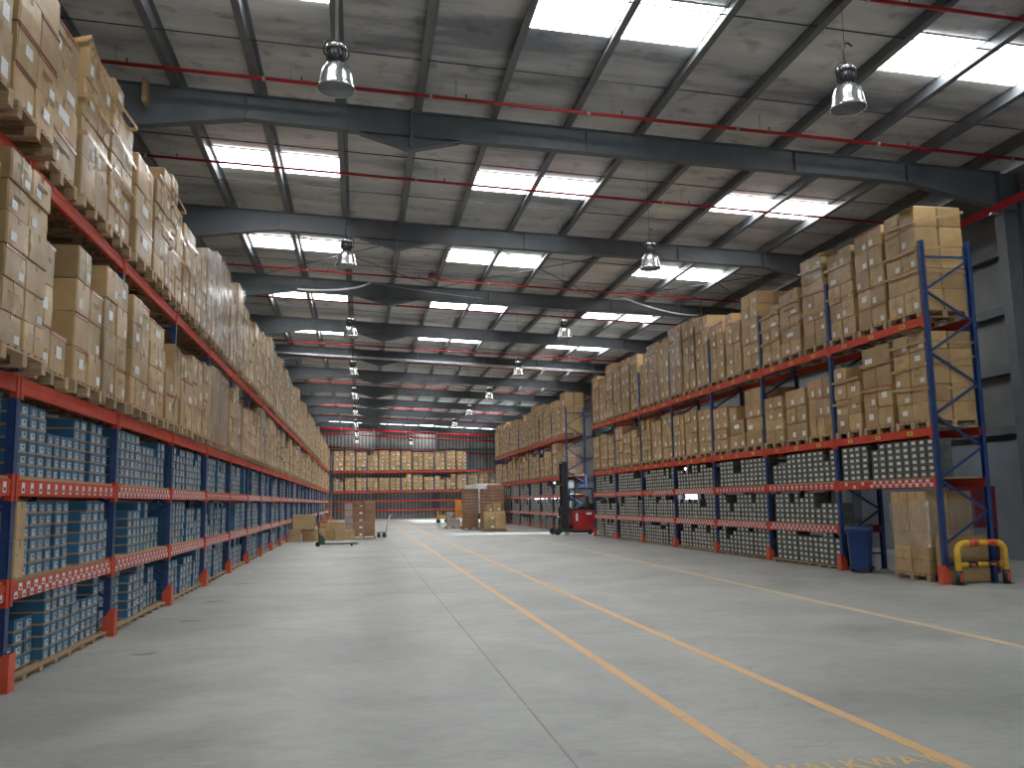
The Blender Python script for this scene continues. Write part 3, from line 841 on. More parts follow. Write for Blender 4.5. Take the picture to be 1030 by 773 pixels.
def tape_band(xc, yc, z, W, D, lbl, tilt, h=.05):
    b = MB(); hx, hy = W/2+.014, D/2+.014
    c = [(-hx,-hy), (hx,-hy), (hx,hy), (-hx,hy)]
    zz = [z+tilt[0], z+tilt[1], z+tilt[2], z+tilt[3]]
    for k in range(4):
        k2 = (k+1) % 4
        (xa, ya), (xb, yb) = c[k], c[k2]
        nx, ny = (yb-ya), -(xb-xa); l = math.hypot(nx, ny); nx, ny = nx/l*.003, ny/l*.003
        n = len(b.v)
        for (x, y, q) in ((xa,ya,zz[k]),(xb,yb,zz[k2])):
            for (o1, dz) in ((0,-h/2),(1,-h/2),(1,h/2),(0,h/2)): b.v.append((xc+x+nx*o1, yc+y+ny*o1, q+dz))
        for f in ((0,1,2,3),(7,6,5,4),(0,4,5,1),(1,5,6,2),(2,6,7,3),(3,7,4,0)): b.f.append(tuple(n+i for i in f)); b.m.append(0); b.sm.append(False)
    return tag(b.build('tape_band', M['tape']), lbl, 'packing tape', 'tape bands around pallet loads')
for (xc, yc, z, H, where, near) in band_jobs:
    rnd = random.Random(int(yc*100)+int(z*10))
    for i, fz in enumerate((.36, .60, .86) if rnd.random() < .5 else (.45, .80)):
        t = [rnd.uniform(-.05,.05) for _ in range(4)]
        if rnd.random() < .4: t[1] += .22; t[2] -= .1
        tape_band(xc, yc, z+H*fz, 1.0, 1.0, 'brown tape band, %s, around the %s' % (('lowest','next above','uppermost')[i], where), t)
for j in film_jobs:
    if j[1] < 45: film(*j)

# ------------------------------------------------------------------ sprinkler pipes, tray, cables
def tpipe(y, r, lbl, off=-.10, x0=XW0+.1, x1=14.3, mat='redpipe', name='sprinkler_pipe'):
    root = MB(); root.tube([(x0, y, zr(x0,off)), (x1, y, zr(x1,off))], r, seg=10)
    o = root.build(name, M[mat]); tag(o, lbl, 'pipe', 'red sprinkler pipes under the roof')
    x = x0+1.5; cm = None
    while x < x1:
        b = MB(); b.lathe([(r*1.0,-.03),(r*1.35,-.03),(r*1.35,.03),(r*1.0,.03)], (x, y, zr(x,off)), axis='x', seg=10); b.build('pipe_coupling', M['galv'], o)
        b = MB(); b.tube([(x+.5,y,zr(x+.5,off)),(x+.5,y,zr(x+.5,.285))], .008, seg=5); b.build('hanger_rod', M['galv'], o)
        x += 3.16
    for x in [x0+2.2+3.16*i for i in range(6)]:
        b = MB(); z = zr(x, off); b.tube([(x,y,z),(x,y,z+r+.05)], .012, seg=6); b.lathe([(.0,.06),(.022,.06),(.022,.07),(0,.07)], (x,y,z+r), seg=8)
        b.build('sprinkler_head', M['dark'], o)
for i, y in enumerate([11.78, 16.66, 21.3, 26.1, 30.95, 35.6, 40.3, 45.45, 50.2, 55.0, 60.1, 65., 69.7, 74.5, 79.2, 84.]):
    tpipe(y, .036 if i % 2 else .032, 'thin red sprinkler pipe crossing under the roof, %s from the camera' % ORD[i+1])
tpipe(90.5, .13, 'thick red sprinkler main crossing high near the back wall', off=-.75)
tpipe(90.9, .07, 'red pipe just below the thick main near the back wall', off=-1.25)
tpipe(93.0, .07, 'lowest red pipe running along the back wall above the cartons', off=-2.45)
# longitudinal red pipe on the right wall
b = MB(); b.tube([(14.22, -5, 7.98), (14.22, 91, 7.98)], .085, seg=12); o = b.build('sprinkler_pipe', M['redpipe'])
tag(o, 'thick red pipe running lengthwise along the right wall columns', 'pipe')
b = MB()
for k in range(-1, 10): b.box(14.14, 14.42, F1+DF*k-.04, F1+DF*k+.04, 7.84, 7.89)
b.build('pipe_bracket', M['galv'], o)
b = MB(); b.tube([(14.3, 16.5, 8.0), (14.3, 16.5, 9.1)], .05); tag(b.build('riser_pipe', M['redpipe']), 'short red riser at the right wall linking the cross pipe', 'pipe')
# cable tray under the fifth rafter
b = MB(); ya = F1+DF*4-.35
for (x0_, x1_) in ((-4.6, 14.2),):
    z0_, z1_ = 9.30, 8.32
    b.prism([(x0_, z0_), (x1_, z1_), (x1_, z1_+.1), (x0_, z0_+.1)], ya, ya+.01, 'y'); b.prism([(x0_, z0_), (x1_, z1_), (x1_, z1_+.1), (x0_, z0_+.1)], ya+.28, ya+.29, 'y')
    b.prism([(x0_, z0_), (x1_, z1_), (x1_, z1_+.008), (x0_, z0_+.008)], ya, ya+.29, 'y')
o = tag(b.build('cable_tray', M['galv']), 'long pale grey cable tray hanging across the hall under the fifth rafter', 'cable tray')
b = MB()
for x in (-3.5, -.5, 3., 6.5, 9.5, 12.5):
    zz = 9.30 - (x+4.6)/18.8*.98; b.tube([(x, ya+.14, zz), (x, ya+.14, zr(x))], .012, seg=6)
b.build('hanger_rod', M['galv'], o)
# sagging pale cables and wires
def cable(pts, r, lbl, mat='white'):
    b = MB(); n = 16; P = [Vector(p) for p in pts]
    out = []
    for i in range(n+1):
        t = i/n; out.append(P[0]*(1-t)**2 + P[1]*2*t*(1-t) + P[2]*t*t)
    b.tube(out, r, seg=8); return tag(b.build('hanging_cable', M[mat]), lbl, 'cable')
cable([(-2.2, 31.6, 9.05), (-.4, 31.6, 8.95), (.35, 31.6, 9.35)], .035, 'pale loose strip hanging below the third rafter at left')
cable([(.35, 31.6, 9.35), (2.2, 31.8, 9.1), (4.4, 32.0, 8.95)], .012, 'thin pale wire sagging below the third rafter', 'galv')
cable([(9.6, 31.6, 9.0), (11.5, 31.7, 8.35), (12.7, 31.9, 8.45)], .03, 'pale loose strip hanging above the right rack cartons')
b = MB(); b.box(12.66,12.9,31.86,31.9,8.0,8.32); b.tube([(12.78,31.88,8.3),(12.78,31.88,9.22)],.01,seg=6)
tag(b.build('yellow_tag', M['yellow']), 'small yellow tag hanging from a wire above right rack', 'tag')
b = MB(); b.box(-4.16,-4.08,17.25,17.5,9.25,9.75); tag(b.build('hanging_board', M['wood']), 'small wooden board hanging at the nearest rafter on the left', 'board')
b = MB(); b.box(2.3,2.55,30.2,30.5,9.2,9.4); b.box(2.33,2.52,30.19,30.2,9.23,9.37); b.bar((2.42,30.3,9.4),(2.42,30.3,9.5),.03); tag(b.build('junction_box', M['maroon']), 'small dark red box on the roof near the third rafter', 'box')

# ------------------------------------------------------------------ high bay lamps
def make_lamp():
    root = empty('high_bay_lamp')
    b = MB(); prof = [(.045,.30),(.07,.295),(.11,.27),(.145,.22),(.168,.15),(.178,.07),(.190,.03),(.200,.0),(.197,-.004),(.185,.028),(.172,.07),(.162,.15),(.138,.215),(.10,.26),(.04,.29)]
    b.lathe(prof, seg=32); b.build('reflector', M['alu'], root)
    b = MB(); b.lathe([(0,.012),(.17,.012),(.186,.006),(.186,.0),(.17,-.004),(0,-.006)], seg=32); b.build('glass_cover', M['lampglass'], root)
    b = MB(); b.lathe([(0,.29),(.06,.29),(.075,.31),(.10,.33),(.10,.40),(.088,.41),(.088,.44),(.10,.45),(.10,.48),(.07,.50),(0,.505)], seg=24)
    for k in range(12):
        t = 2*PI*k/12; b.box(-.006,.006,.085,.107,.33,.44, M=Matrix.Rotation(t,4,'Z'))
    b.build('ballast_housing', M['dark'], root)
    b = MB(); b.lathe([(.101,.445),(.103,.445),(.103,.485),(.072,.505),(.0,.508)], seg=24); b.build('housing_cap', M['alu'], root)
    b = MB(); b.tube([(.112,0,.36),(.135,0,.40),(.135,0,.50),(.08,0,.545),(0,0,.55),(-.08,0,.545),(-.135,0,.50),(-.135,0,.40),(-.112,0,.36)], .009, seg=8); b.build('bracket', M['dark'], root)
    return root
lamp0 = make_lamp()
first = True
def place_lamp(x, y, z, rodw, lbl):
    global first
    o = lamp0 if first else copy_tree(lamp0, None, 'suspension'); first = False
    o.location = (x, y, z); tag(o, lbl, 'lamp', 'high bay lamps'); o.rotation_euler = (0,0,random.uniform(0,.6))
    zt = zr(x) - z
    b = MB()
    if rodw > .01: b.tube([(0,0,.55),(0,0,zt)], rodw, seg=8)
    else:
        b.tube([(0,0,.55),(-.01,0,.60),(-.02,0,.70),(0,0,.78),(.05,0,.80),(.11,0,.77)], .011, seg=8); b.tube([(0,0,.76),(0,0,zt)], .0035, seg=5)
    b.build('suspension', M['galv' if rodw > .01 else 'dark'], o)
for k in range(0, 9):
    place_lamp(-.27, 9.15+7.2*k if k else 9.15, 5.88, (.018 if k == 0 else .006), 'silver high bay lamp, %s from the camera in the left aisle row' % ORD[k+1])
for k in range(0, 7):
    place_lamp(5.42, 8.88+7.2*k if k != 1 else 15.95, 5.88, .006, 'silver high bay lamp, %s from the camera in the right aisle row' % ORD[k+1])
place_lamp(3.78, 68.5, 5.88, .006, 'silver high bay lamp hanging alone between the rows near the back')

# ------------------------------------------------------------------ things on the right
def barrier():
    root = empty('safety_barrier', (10.53, 14.12, 0)); tag(root, 'yellow hoop guard barrier with red and black bands at the rack end', 'barrier')
    w, h, r = .45, .70, .055
    pts = [(-w,0,0),(-w,0,h-.15)]
    for k in range(1,7): t = PI/2*k/6; pts.append((-w+.15-.15*math.cos(t), 0, h-.15+.15*math.sin(t)))
    for k in range(0,7): t = PI/2*k/6; pts.append((w-.15+.15*math.sin(t), 0, h-.15+.15*math.cos(t)))
    pts.append((w,0,0))
    b = MB(); b.tube(pts, r, seg=16); b.build('hoop', M['yellow'], root)
    b = MB(); b.tube([(-w,0,.34),(w,0,.34)], r*.8, seg=14); b.build('cross_bar', M['yellow'], root)
    for (xa, xb) in ((-.22,.02),(.16,.38)):
        pass
    for xa, xb in ((-.24,-.06),(.1,.28)):
        b = MB(); b.lathe([(r+.002, xa),(r+.003, xa),(r+.003, xb),(r+.002, xb)], (0,0,h), axis='x', seg=16); b.build('red_band', M['guard'], root)
    for xa, xb in ((-.28,-.10),(.10,.30)):
        b = MB(); b.lathe([(r*.8+.002, xa),(r*.8+.003, xa),(r*.8+.003, xb),(r*.8+.002, xb)], (0,0,.34), axis='x', seg=16); b.build('black_band', M['black'], root)
        b = MB(); b.box(xa+.05, xb-.05, -r*.8-.006, -r*.8-.003, .32, .36); b.build('red_sticker', M['guard'], root)
    for x in (-w, w):
        b = MB(); b.lathe([(r+.002,.01),(r+.004,.01),(r+.004,.24),(r+.002,.24)], (x,0,0), seg=16); b.build('black_sleeve', M['black'], root)
        b = MB(); b.box(x-.02, x+.02, -r-.008, -r-.004, .05, .2); b.build('red_sticker', M['guard'], root)
        b = MB(); b.box(x-.08, x+.08, -.08, .08, 0, .012); b.build('base_plate', M['black'], root)
barrier()

def bin_():
    root = empty('wheelie_bin', (10.0, 17.05, 0), 2.6); tag(root, 'dark blue wheelie bin with lid standing beside the rack post', 'bin')
    b = MB(); n = 20
    def rr(w, d, z, m=0):
        n0 = len(b.v)
        for k in range(24):
            t = 2*PI*k/24; c, s = math.cos(t), math.sin(t)
            sx = (abs(c)**.35)*(1 if c > 0 else -1); sy = (abs(s)**.35)*(1 if s > 0 else -1)
            b.v.append((sx*w, sy*d, z))
        return n0
    rings = [rr(.19,.19,.06), rr(.20,.20,.10), rr(.245,.255,.80), rr(.27,.275,.81), rr(.27,.275,.86)]
    for a, c in zip(rings[:-1], rings[1:]):
        for k in range(24): k2 = (k+1) % 24; b.f.append((a+k,a+k2,c+k2,c+k)); b.m.append(0); b.sm.append(True)
    b.f.append(tuple(rings[0]+k for k in range(24))[::-1]); b.m.append(0); b.sm.append(False)
    b.build('bin_body', M['binblue'], root)
    b = MB(); rings = [rr(.275,.285,.862), rr(.285,.295,.875), rr(.27,.285,.905), rr(.17,.2,.925)]
    for a, c in zip(rings[:-1], rings[1:]):
        for k in range(24): k2 = (k+1) % 24; b.f.append((a+k,a+k2,c+k2,c+k)); b.m.append(0); b.sm.append(True)
    b.f.append(tuple(rings[-1]+k for k in range(24))); b.m.append(0); b.sm.append(False)
    b.build('lid', M['binblue'], root)
    for x in (-.17, .17):
        b = MB(); b.lathe([(0,-.025),(.09,-.025),(.1,-.015),(.1,.015),(.09,.025),(0,.025)], (x,-.22,.1), axis='x', seg=20); b.build('wheel', M['black'], root)
    b = MB(); b.tube([(-.17,-.22,.1),(.17,-.22,.1)], .015); b.build('axle', M['dark'], root)
    b = MB(); b.box(-.25,-.247,-.02,.04,.52,.57); b.build('sticker', M['paper'], root)
bin_()

# film wrapped pallet of cartons in the open bay at floor level
def wrapped():
    xc, yc = 10.43, 15.27
    o = bpy.data.objects.new('pallet', pal_me); COL.objects.link(o); o.location = (xc, yc, 0); o.scale = (.96,1.08,.9)
    tag(o, 'wooden pallet on the floor under the film wrapped cartons', 'pallet')
    z = .13; hs = [.24,.24,.27,.72]
    for r, h in enumerate(hs):
        for c in range(2):
            for d in range(2):
                w = .47; x = xc + (-.235 if d == 0 else .235); y = yc + (-.265 if c == 0 else .265)
                o = bpy.data.objects.new('cardboard_carton', brown_me[(0,5,3,0)[r]]); COL.objects.link(o)
                o.location = (x, y, z); o.rotation_euler = (0,0,PI); o.scale = (.462, .522, h-.006)
                tag(o, 'brown carton in the film wrapped floor load, %s row, %s %s corner' % (('bottom','second','third','top')[r], ('near','far')[c], ('aisle','wall')[d]), 'carton', 'cartons in the wrapped floor load')
        z += h
    film(xc, yc, .62, .97, 1.08, .78, 'loose clear film hanging around the floor load beside the blue bin', 0)
wrapped()
o = bpy.data.objects.new('cardboard_carton', brown_me[5]); COL.objects.link(o); o.location = (10.47, 14.50, .012); o.scale = (.92,.2,.80); o.rotation_euler = (0,0,PI)
tag(o, 'flat upright brown carton behind the yellow barrier in the rack end', 'carton')
for z, nm in ((.931, 'lower'), (1.275, 'upper')):
    o = bpy.data.objects.new('cardboard_carton', brown_me[3]); COL.objects.link(o); o.location = (-3.24, 8.86, z); o.scale = (.42,.23,.34)
    tag(o, 'narrow upright brown carton among blue ones by the left post, %s of two' % nm, 'carton')
# red board behind the end rack
b = MB(); b.box(-.45,.45,-.06,.06,.0,.8); b.box(-.41,.41,-.07,-.06,.05,.75); b.box(-.45,-.41,-.05,.05,-.9,0); b.box(.41,.45,-.05,.05,-.9,0)
tag(b.build('fire_cabinet', M['maroon'], loc=(11.85, 16.0, .88)), 'dark red cabinet on legs standing behind the right rack end', 'cabinet')
# fire extinguisher style fitting on the right wall column
root = empty('hose_reel', (14.28, 17.42, 0)); tag(root, 'black hose and fittings hanging on the nearest right wall column', 'hose')
b = MB(); b.box(-.06,.10,-.10,.10,.95,1.45); b.build('back_plate', M['dark'], root)
b = MB(); pts = [(-.08, .07*math.sin(t*.9), 1.0+.22*math.cos(t)) for t in [i*.45 for i in range(15)]]; b.tube(pts, .022, seg=8); b.build('hose', M['black'], root)
b = MB(); b.tube([(-.1,.02,.95),(-.12,.0,.7),(-.1,-.03,.55)], .03, seg=8); b.build('nozzle', M['black'], root)
b = MB(); b.box(-.09,-.06,-.05,.06,1.2,1.3); b.build('gauge', M['paper'], root)
# shelf clutter seen through the end frame: stringer steel behind
b = MB(); b.box(11.3, 14.3, 20.4, 20.7, 2.75, 2.95); b.box(11.3, 11.42, 20.4, 20.7, 0, 2.75)
tag(b.build('steel_frame', M['steel']), 'grey steel portal standing between right rack and wall', 'frame')

# ------------------------------------------------------------------ reach truck
def wheel(b, c, r, w, axis='y', m=0):
    b.lathe([(0,-w/2),(r*.5,-w/2),(r*.55,-w*.4),(r*.88,-w/2),(r,-w*.35),(r,w*.35),(r*.88,w/2),(r*.55,w*.4),(r*.5,w/2),(0,w/2)], c, axis=axis, seg=22, m=m)
def reach_truck():
    root = empty('reach_truck', (9.75, 40.15, 0)); tag(root, 'red and black reach truck with tall mast parked between the right racks', 'forklift')
    # x: mast toward -x
    b = MB(); P = [(-.36,.30),(-.30,.20),(.70,.20),(.74,.32),(.74,1.0),(.66,1.08),(-.36,1.08)]
    b.prism(P, -.62, .62, 'y'); o = b.build('body', M['red'], root)
    md = o.modifiers.new('bevel', 'BEVEL'); md.width = .03; md.segments = 3
    b = MB(); b.box(.25,.5,-.627,-.622,.88,.98); b.build('number_plate', M['paper'], root)
    b = MB(); b.box(-.22,-.14,-.627,-.622,.62,.95); b.build('warning_label', M['paper'], root)
    b = MB(); b.prism([(-.36,.08),(.74,.08),(.74,.22),(-.1,.22),(-.36,.45)], -.60, .60, 'y'); b.build('chassis', M['dark'], root)
    b = MB(); b.box(-.36,.7,-.6,.6,1.06,1.16); b.box(.35,.7,-.55,.55,1.16,1.38); b.build('deck_cover', M['black'], root)
    b = MB(); b.box(.05,.45,-.3,.15,1.16,1.26); b.box(.40,.5,-.3,.15,1.2,1.72); o = b.build('driver_seat', M['black'], root)
    md = o.modifiers.new('bevel', 'BEVEL'); md.width = .03; md.segments = 2
    b = MB(); b.tube([(-.2,-.2,1.16),(-.12,-.2,1.35)], .02); n = 16
    b.tube([(-.1+.05*math.cos(2*PI*k/n), -.2+.15*math.sin(2*PI*k/n), 1.38+.05*math.cos(2*PI*k/n)) for k in range(n+1)], .015, seg=8); b.build('steering_wheel', M['black'], root)
    # overhead guard
    b = MB()
    for (x, y) in ((-.28,-.55),(-.28,.55),(.62,-.55),(.62,.55)): b.bar((x,y,1.1),(x*.9+.02,y*.95,2.02),.06,.06)
    b.bar((-.26,-.53,2.05),(.60,-.53,2.05),.07,.07); b.bar((-.26,.53,2.05),(.60,.53,2.05),.07,.07)
    for x in [-.26+.123*k for k in range(8)]: b.bar((x,-.53,2.05),(x,.53,2.05),.03,.05)
    b.build('overhead_guard', M['dark'], root)
    b = MB(); b.lathe([(0,0),(.05,0),(.05,.09),(.03,.115),(0,.12)], (.22,-.45,2.085), seg=16); b.build('beacon', M['beaconglass'], root)
    # mast
    b = MB()
    for y in (-.36,.36):
        b.box(-.62,-.50,y-.04,y+.04,.12,3.27); b.box(-.74,-.63,y-.035+(.05 if y<0 else -.05),y+.035+(.05 if y<0 else -.05),.14,3.22)
    for z in (.2,1.15,2.2,3.2): b.box(-.73,-.50,-.36,.36,z,z+.08)
    for y in (-.12,.12): b.tube([(-.58,y,.2),(-.58,y,3.1)], .04, seg=12)
    b.build('mast', M['dark'], root)
    b = MB(); b.tube([(-.60,-.05,.3),(-.60,-.05,3.15)], .02); b.tube([(-.60,.05,.3),(-.60,.05,3.15)], .02); b.build('lift_chain', M['black'], root)
    b = MB(); b.box(-.82,-.75,-.34,.34,.35,.43); b.box(-.82,-.75,-.34,.34,.75,.83)
    for y in (-.26,.26): b.box(-.82,-.76,y-.03,y+.03,.35,1.25)
    b.build('fork_carriage', M['dark'], root)
    for y in (-.22,.22):
        b = MB(); b.prism([(-.80,.07),(-1.25,.07),(-1.25,.085),(-.85,.12),(-.85,.65),(-.80,.65)], y-.05, y+.05, 'y'); b.build('fork', M['dark'], root)
    for y in (-.52,.52):
        b = MB(); b.box(-1.12,-.3,y-.07,y+.07,.12,.28); b.build('support_leg', M['dark'], root)
        b = MB(); wheel(b, (-1.05,y,.15), .15, .12); b.build('wheel', M['black'], root)
    b = MB(); wheel(b, (.45,-.40,.13), .13, .14); b.build('wheel', M['black'], root)
    b = MB(); wheel(b, (-.62,-.52,.11), .11, .1); b.build('wheel', M['galv'], root)
reach_truck()

# ------------------------------------------------------------------ floor goods
def loose_box(x, y, z, sx, sy, sz, rz, lbl, mat=None, style=0, grp=None, lab=None, front=-PI/2):
    """carton whose labelled face looks at the camera"""
    me = brown_me[style]
    if mat:
        me = me.copy(); me.materials[0] = mat
    o = bpy.data.objects.new('cardboard_carton', me); COL.objects.link(o); o.location = (x, y, z); o.rotation_euler = (0,0,front+rz); o.scale = (sy, sx, sz)
    tag(o, lbl, 'carton', grp)
    if lab is not None:
        c = bpy.data.objects.new('paper_label', lab_me[lab]); COL.objects.link(c); c.parent = o
    return o
def stack_on_pallet(xc, yc, cols, rows, w, h, d, mat, where, nd=1, miss=(), rz=0, pal='wooden pallet'):
    o = bpy.data.objects.new('pallet', pal_me); COL.objects.link(o); o.location = (xc, yc, 0); o.scale = ((cols*w+.08), (nd*d+.08), .9)
    tag(o, 'wooden pallet on the floor under the ' + where, 'pallet')
    for r in range(rows):
        for c in range(cols):
            for k in range(nd):
                if (c, r) in miss: continue
                loose_box(xc + (c-(cols-1)/2)*w, yc + (k-(nd-1)/2)*d, .128 + r*h, w-.015, d-.015, h-.008, random.uniform(-.02,.02),
                          '%s, %s row, %s column%s' % ('reddish carton' if mat else 'brown carton', 'bottom' if r == 0 else ORD[r+1], ORD[c+1] + ' from left', ('' if nd == 1 else (', front' if k == 0 else ', back'))) + ', ' + where,
                          M['card_dark'] if mat else None, (0,3,2,0)[(r+c) % 4], 'cartons of the ' + where, (0 if (r*3+c) % 3 == 0 else None))
stack_on_pallet(.17, 40.95, 2, 5, .50, .31, .5, True, 'tall aisle stack', nd=2, miss=((0,4),))
loose_box(-.08, 41.0, .128+4*.31+.0, .49, .5, .27, .05, 'reddish carton topping the left column of the tall aisle stack', M['card_dark'], 0, None, 0)
# tall right hand stacks of flat cartons
def flat_stack(xc, yc, w, d, n, h, where):
    o = bpy.data.objects.new('pallet', pal_me); COL.objects.link(o); o.location = (xc, yc, 0); o.scale = (w+.06, d+.06, .9)
    tag(o, 'wooden pallet under the ' + where, 'pallet')
    for k in range(n):
        loose_box(xc+random.uniform(-.015,.015), yc, .128+k*h, w-.02, d-.02, h-.012, random.uniform(-.015,.015), 'wide flat reddish carton, %s row up in the %s' % (ORD[k+1], where), M['card_dark'], 3, 'flat cartons of the ' + where)
flat_stack(6.05, 50.2, .86, 1.0, 13, .165, 'left tall floor stack')
flat_stack(7.05, 48.6, 1.22, 1.0, 12, .175, 'right tall floor stack')
o = loose_box(7.25, 48.6, .128+12*.175, .8, .9, .2, 0, 'reddish carton on top of the right tall floor stack', M['card_dark'], 0)
# lower brown stack in front
stack_on_pallet(6.93, 46.9, 2, 2, .56, .45, .6, False, 'low brown stack', nd=1)
for i, (x, z, w, h) in enumerate(((6.62,.128+.9,.34,.36),(7.02,.128+.9,.42,.42))):
    loose_box(x, 46.9, z, w, .5, h, .05*i, 'brown carton on top of the low brown stack, %s one' % ('left','right')[i], None, 0, None, 0)
# small pinkish load with two columns, on the left of the tall stacks
def small_load():
    o = bpy.data.objects.new('pallet', pal_me); COL.objects.link(o); o.location = (5.25, 53.2, 0); o.scale = (.95, .8, .9)
    o.location = (5.42, 53.2, 0)
    tag(o, 'small wooden pallet under the pale cartons left of the tall stacks', 'pallet')
    for c, n in ((0, 4), (1, 2)):
        for r in range(n):
            loose_box(5.22 + c*.40, 53.2, .128 + r*.215, .385, .5, .20, 0, 'small pale carton, %s row, %s column, left of the tall stacks' % ('bottom' if r == 0 else ORD[r+1], ('left','right')[c]), M['pale'], 1, 'pale cartons left of the tall stacks')
M['pale'] = noisy('pale_carton', (.40,.34,.31), (.50,.44,.41), 5, .55, island=.1)
small_load()
# left cartons on the floor behind the pallet jack
for i, (x, y, z, w, d, h, rz, st) in enumerate([
    (-2.70,39.3,0,.5,.5,.5,.1,0),(-2.15,39.45,0,.48,.55,.5,-.05,2),(-2.35,39.35,.5,.95,.6,.62,.12,0),(-1.75,40.0,0,.4,.6,.5,.2,5),
    (-1.35,40.2,0,.55,.5,.48,0,3),(-.85,40.25,0,.45,.5,.46,.05,0),(-1.05,40.3,.48,.75,.5,.28,-.1,0),(-.42,40.5,0,.4,.5,.40,0,2),(-1.62,40.9,0,.35,.4,.82,.3,4)]):
    loose_box(x, y, z, w, d, h, rz, ['brown carton on the floor against the left rack','brown carton on the floor under the big one','large brown carton lying on two others by the left rack',
      'narrow brown carton right of the large one','brown carton in the floor row left of the aisle stack','brown carton under the flat opened one','flat wide brown carton lying on the floor row',
      'low brown carton touching the tall aisle stack','tall narrow carton standing behind the floor row'][i], None, st)
for k in range(5):
    loose_box(-.52, 42.6, .0+k*.32, .34, .34, .31, .0, 'pale carton in the narrow column behind the tall aisle stack, %s one' % ('bottom' if k == 0 else ORD[k+1]), M['pale'], 1, 'narrow pale column')
# pallet jack
def jack():
    root = empty('pallet_jack', (-1.42, 34.2, 0), .05); tag(root, 'dark green hand pallet jack with forks pointing right on the aisle floor', 'pallet jack')
    for y in (-.19,.19):
        b = MB(); b.box(.12,1.25,y-.08,y+.08,.07,.12); b.prism([(1.25,.07),(1.38,.07),(1.38,.085),(1.25,.12)], y-.05, y+.05, 'y'); b.build('fork', M['green'], root)
        b = MB(); wheel(b, (1.12,y,.04), .04, .08); b.build('wheel', M['black'], root)
    b = MB(); b.prism([(-.05,.07),(.16,.07),(.16,.28),(.06,.42),(-.02,.42)], -.22, .22, 'y'); b.tube([(-.02,0,.1),(-.02,0,.5)], .06, seg=14); b.build('pump_body', M['green'], root)
    for y in (-.07,.07):
        b = MB(); wheel(b, (-.1,y,.09), .09, .06); b.build('wheel', M['black'], root)
    b = MB(); b.tube([(-.06,0,.4),(-.10,0,1.0)], .02, seg=10); b.build('tiller', M['dark'], root)
    b = MB(); pts = [(-.10,0,.98),(-.1,-.12,1.04),(-.1,-.14,1.16),(-.1,-.08,1.22),(-.1,.08,1.22),(-.1,.14,1.16),(-.1,.12,1.04),(-.10,0,.98)]
    b.tube(pts, .022, seg=8); b.box(-.13,-.07,-.06,.06,1.0,1.2); b.build('handle', M['black'], root)
jack()
# hand truck
def hand_truck():
    root = empty('hand_truck', (1.05, 41.9, 0), .0); tag(root, 'small platform trolley with upright handle beside the tall aisle stack', 'trolley')
    b = MB(); b.box(-.3,.12,-.25,.25,.2,.24); b.build('platform', M['dark'], root)
    b = MB()
    for y in (-.2,.2): b.tube([(.12,y,.22),(.18,y,.6),(.30,y,.95)], .016, seg=8)
    b.tube([(.30,-.2,.95),(.34,0,1.0),(.30,.2,.95)], .016, seg=8); b.tube([(.18,-.2,.6),(.18,.2,.6)], .014, seg=8); b.build('handle', M['galv'], root)
    for (x, y) in ((-.2,-.2),(-.2,.2),(.05,-.2),(.05,.2)):
        b = MB(); wheel(b, (x,y,.09), .09, .05); b.bar((x,y,.09),(x,y,.2),.03); b.build('wheel', M['black'], root)
hand_truck()
# orange step ladder / gate far left and orange upright far middle
def ladder(x, y, h, w, lbl, mat):
    root = empty('platform_ladder', (x, y, 0)); tag(root, lbl, 'ladder')
    for s in (-1, 1):
        b = MB(); b.bar((s*w/2,0,0.0),(s*w/2,0,h),.06,.08); b.build('rail', mat, root)
        b = MB(); b.bar((s*w/2,.9,0.0),(s*w/2,.1,h*.8),.05,.05); b.build('back_leg', mat, root)
    n = int(h/.3)
    for k in range(1, n):
        b = MB(); b.box(-w/2,w/2,-.05,.12,k*.3,k*.3+.04); b.build('step', mat, root)
ladder(-2.3, 67., 1.9, .45, 'tall orange ladder standing at the far end of left rack', M['orange'])
root = empty('hand_stacker', (7.1, 65.5, 0)); tag(root, 'orange upright hand stacker showing behind the left tall floor stack', 'stacker')
b = MB(); b.box(-.2,.2,-.03,.03,.4,1.65); b.build('back_panel', M['orange'], root)
for x in (-.24,.24):
    b = MB(); b.bar((x,0,0.05),(x,0,1.75),.07,.07); b.build('mast_rail', M['orange'], root)
    b = MB(); b.box(x-.05,x+.05,-1.0,0,.05,.12); b.build('fork', M['dark'], root)
    b = MB(); wheel(b, (x,.15,.08), .08, .06); b.bar((x,.15,.08),(x,0,.15),.05); b.build('wheel', M['black'], root)
# yellow low trolley far
root = empty('yellow_trolley', (6.15, 68., 0)); tag(root, 'low yellow trolley with handle far behind the pale cartons', 'trolley')
b = MB(); b.box(-.42,.35,-.4,.4,.35,.55); b.bar((-.4,-.35,.5),(-.4,-.35,.85),.06); b.bar((-.4,.35,.5),(-.4,.35,.85),.06); b.bar((-.4,-.35,.85),(-.4,.35,.85),.06); b.build('deck', M['yellow'], root)
for (x, y) in ((-.35,-.3),(-.35,.3),(.28,-.3),(.28,.3)):
    b = MB(); wheel(b, (x,y,.14), .14, .07); b.bar((x,y,.14),(x,y,.36),.05); b.build('wheel', M['black'], root)
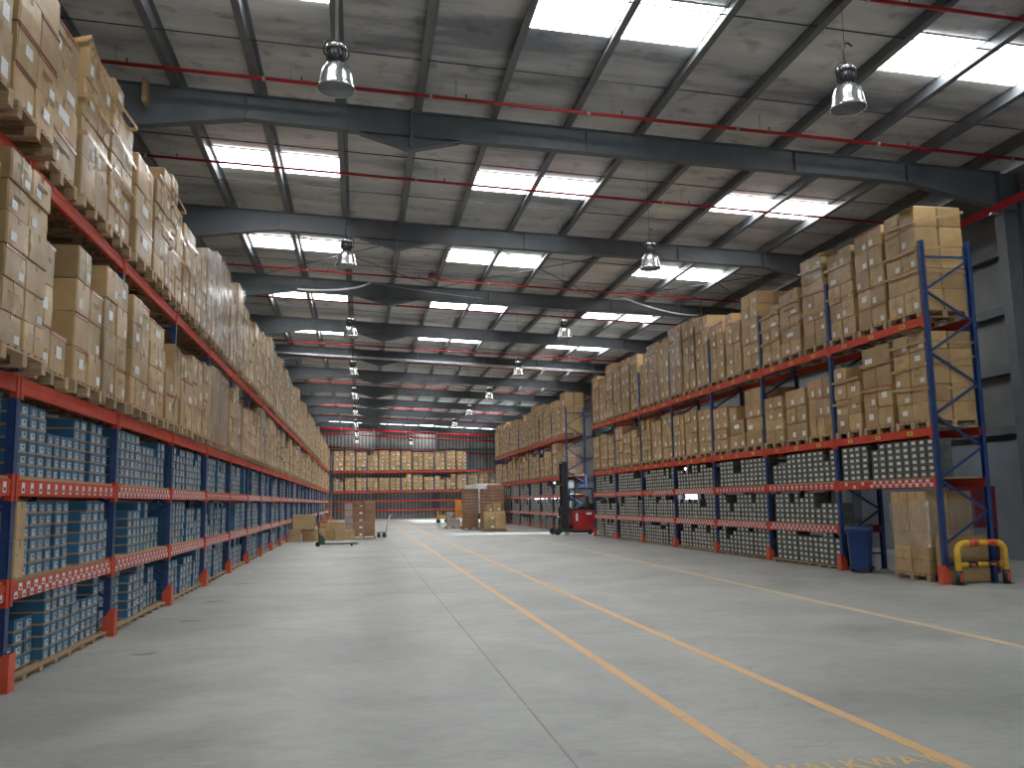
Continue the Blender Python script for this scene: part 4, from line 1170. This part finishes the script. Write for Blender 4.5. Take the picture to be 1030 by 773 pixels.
# white box body behind the tall stacks
def truck():
    root = empty('box_trailer', (8.5, 63.2, 0)); tag(root, 'white boxy trailer body whose top edge shows above the tall floor stacks', 'trailer')
    b = MB(); b.box(-.86,.86,-3.2,3.2,.75,2.72); o = b.build('box_body', M['white'], root)
    md = o.modifiers.new('bevel','BEVEL'); md.width = .04; md.segments = 2
    for x0_, x1_ in ((-.83,-.01),(.01,.83)):
        b = MB(); b.box(x0_, x1_, -3.24, -3.2, .8, 2.62); b.build('rear_door', M['white'], root)
    for x in (-.7,-.2,.2,.7):
        b = MB(); b.tube([(x,-3.27,.85),(x,-3.27,2.6)], .018, seg=8); b.build('lock_bar', M['galv'], root)
    b = MB(); b.box(-.5,-.35,-3.1,3.1,.55,.76); b.box(.35,.5,-3.1,3.1,.55,.76); b.box(-.84,.84,-3.22,-3.1,.4,.76); b.build('chassis', M['dark'], root)
    for y in (-2.0,2.0):
        for x in (-.7,.7):
            b = MB(); wheel(b, (x,y,.38), .38, .25, 'x'); b.build('wheel', M['black'], root)
truck()

# ------------------------------------------------------------------ light
w = bpy.data.worlds.new('sky'); scene.world = w; w.use_nodes = True
bg = w.node_tree.nodes['Background']; bg.inputs['Color'].default_value = (.88,.94,1.0,1); bg.inputs['Strength'].default_value = 6.0

sl = bpy.data.lights.new('sun', 'SUN'); sl.energy = 24.0; sl.color = (.80,.90,1.0); sl.angle = .02
so = bpy.data.objects.new('sun', sl); COL.objects.link(so)
so.rotation_euler = Vector((-1, .38, -.42)).to_track_quat('-Z', 'Y').to_euler(); so.location = (40, 20, 30)
# ------------------------------------------------------------------ camera
cd = bpy.data.cameras.new('camera'); co = bpy.data.objects.new('camera', cd); COL.objects.link(co)
cd.sensor_fit = 'HORIZONTAL'; cd.sensor_width = 36; cd.lens = F_PX/1030*36; cd.clip_end = 300; cd.clip_start = .05
m = Matrix.Identity(4)
for i in range(3):
    m[i][0] = R2[i]; m[i][1] = U2[i]; m[i][2] = -FWD[i]; m[i][3] = CAM[i]
co.matrix_world = m
scene.camera = co
scene.view_settings.view_transform = 'Standard'; scene.view_settings.look = 'None'
scene.view_settings.exposure = 0.28; scene.view_settings.gamma = 1.0; scene.view_settings.use_curve_mapping = False
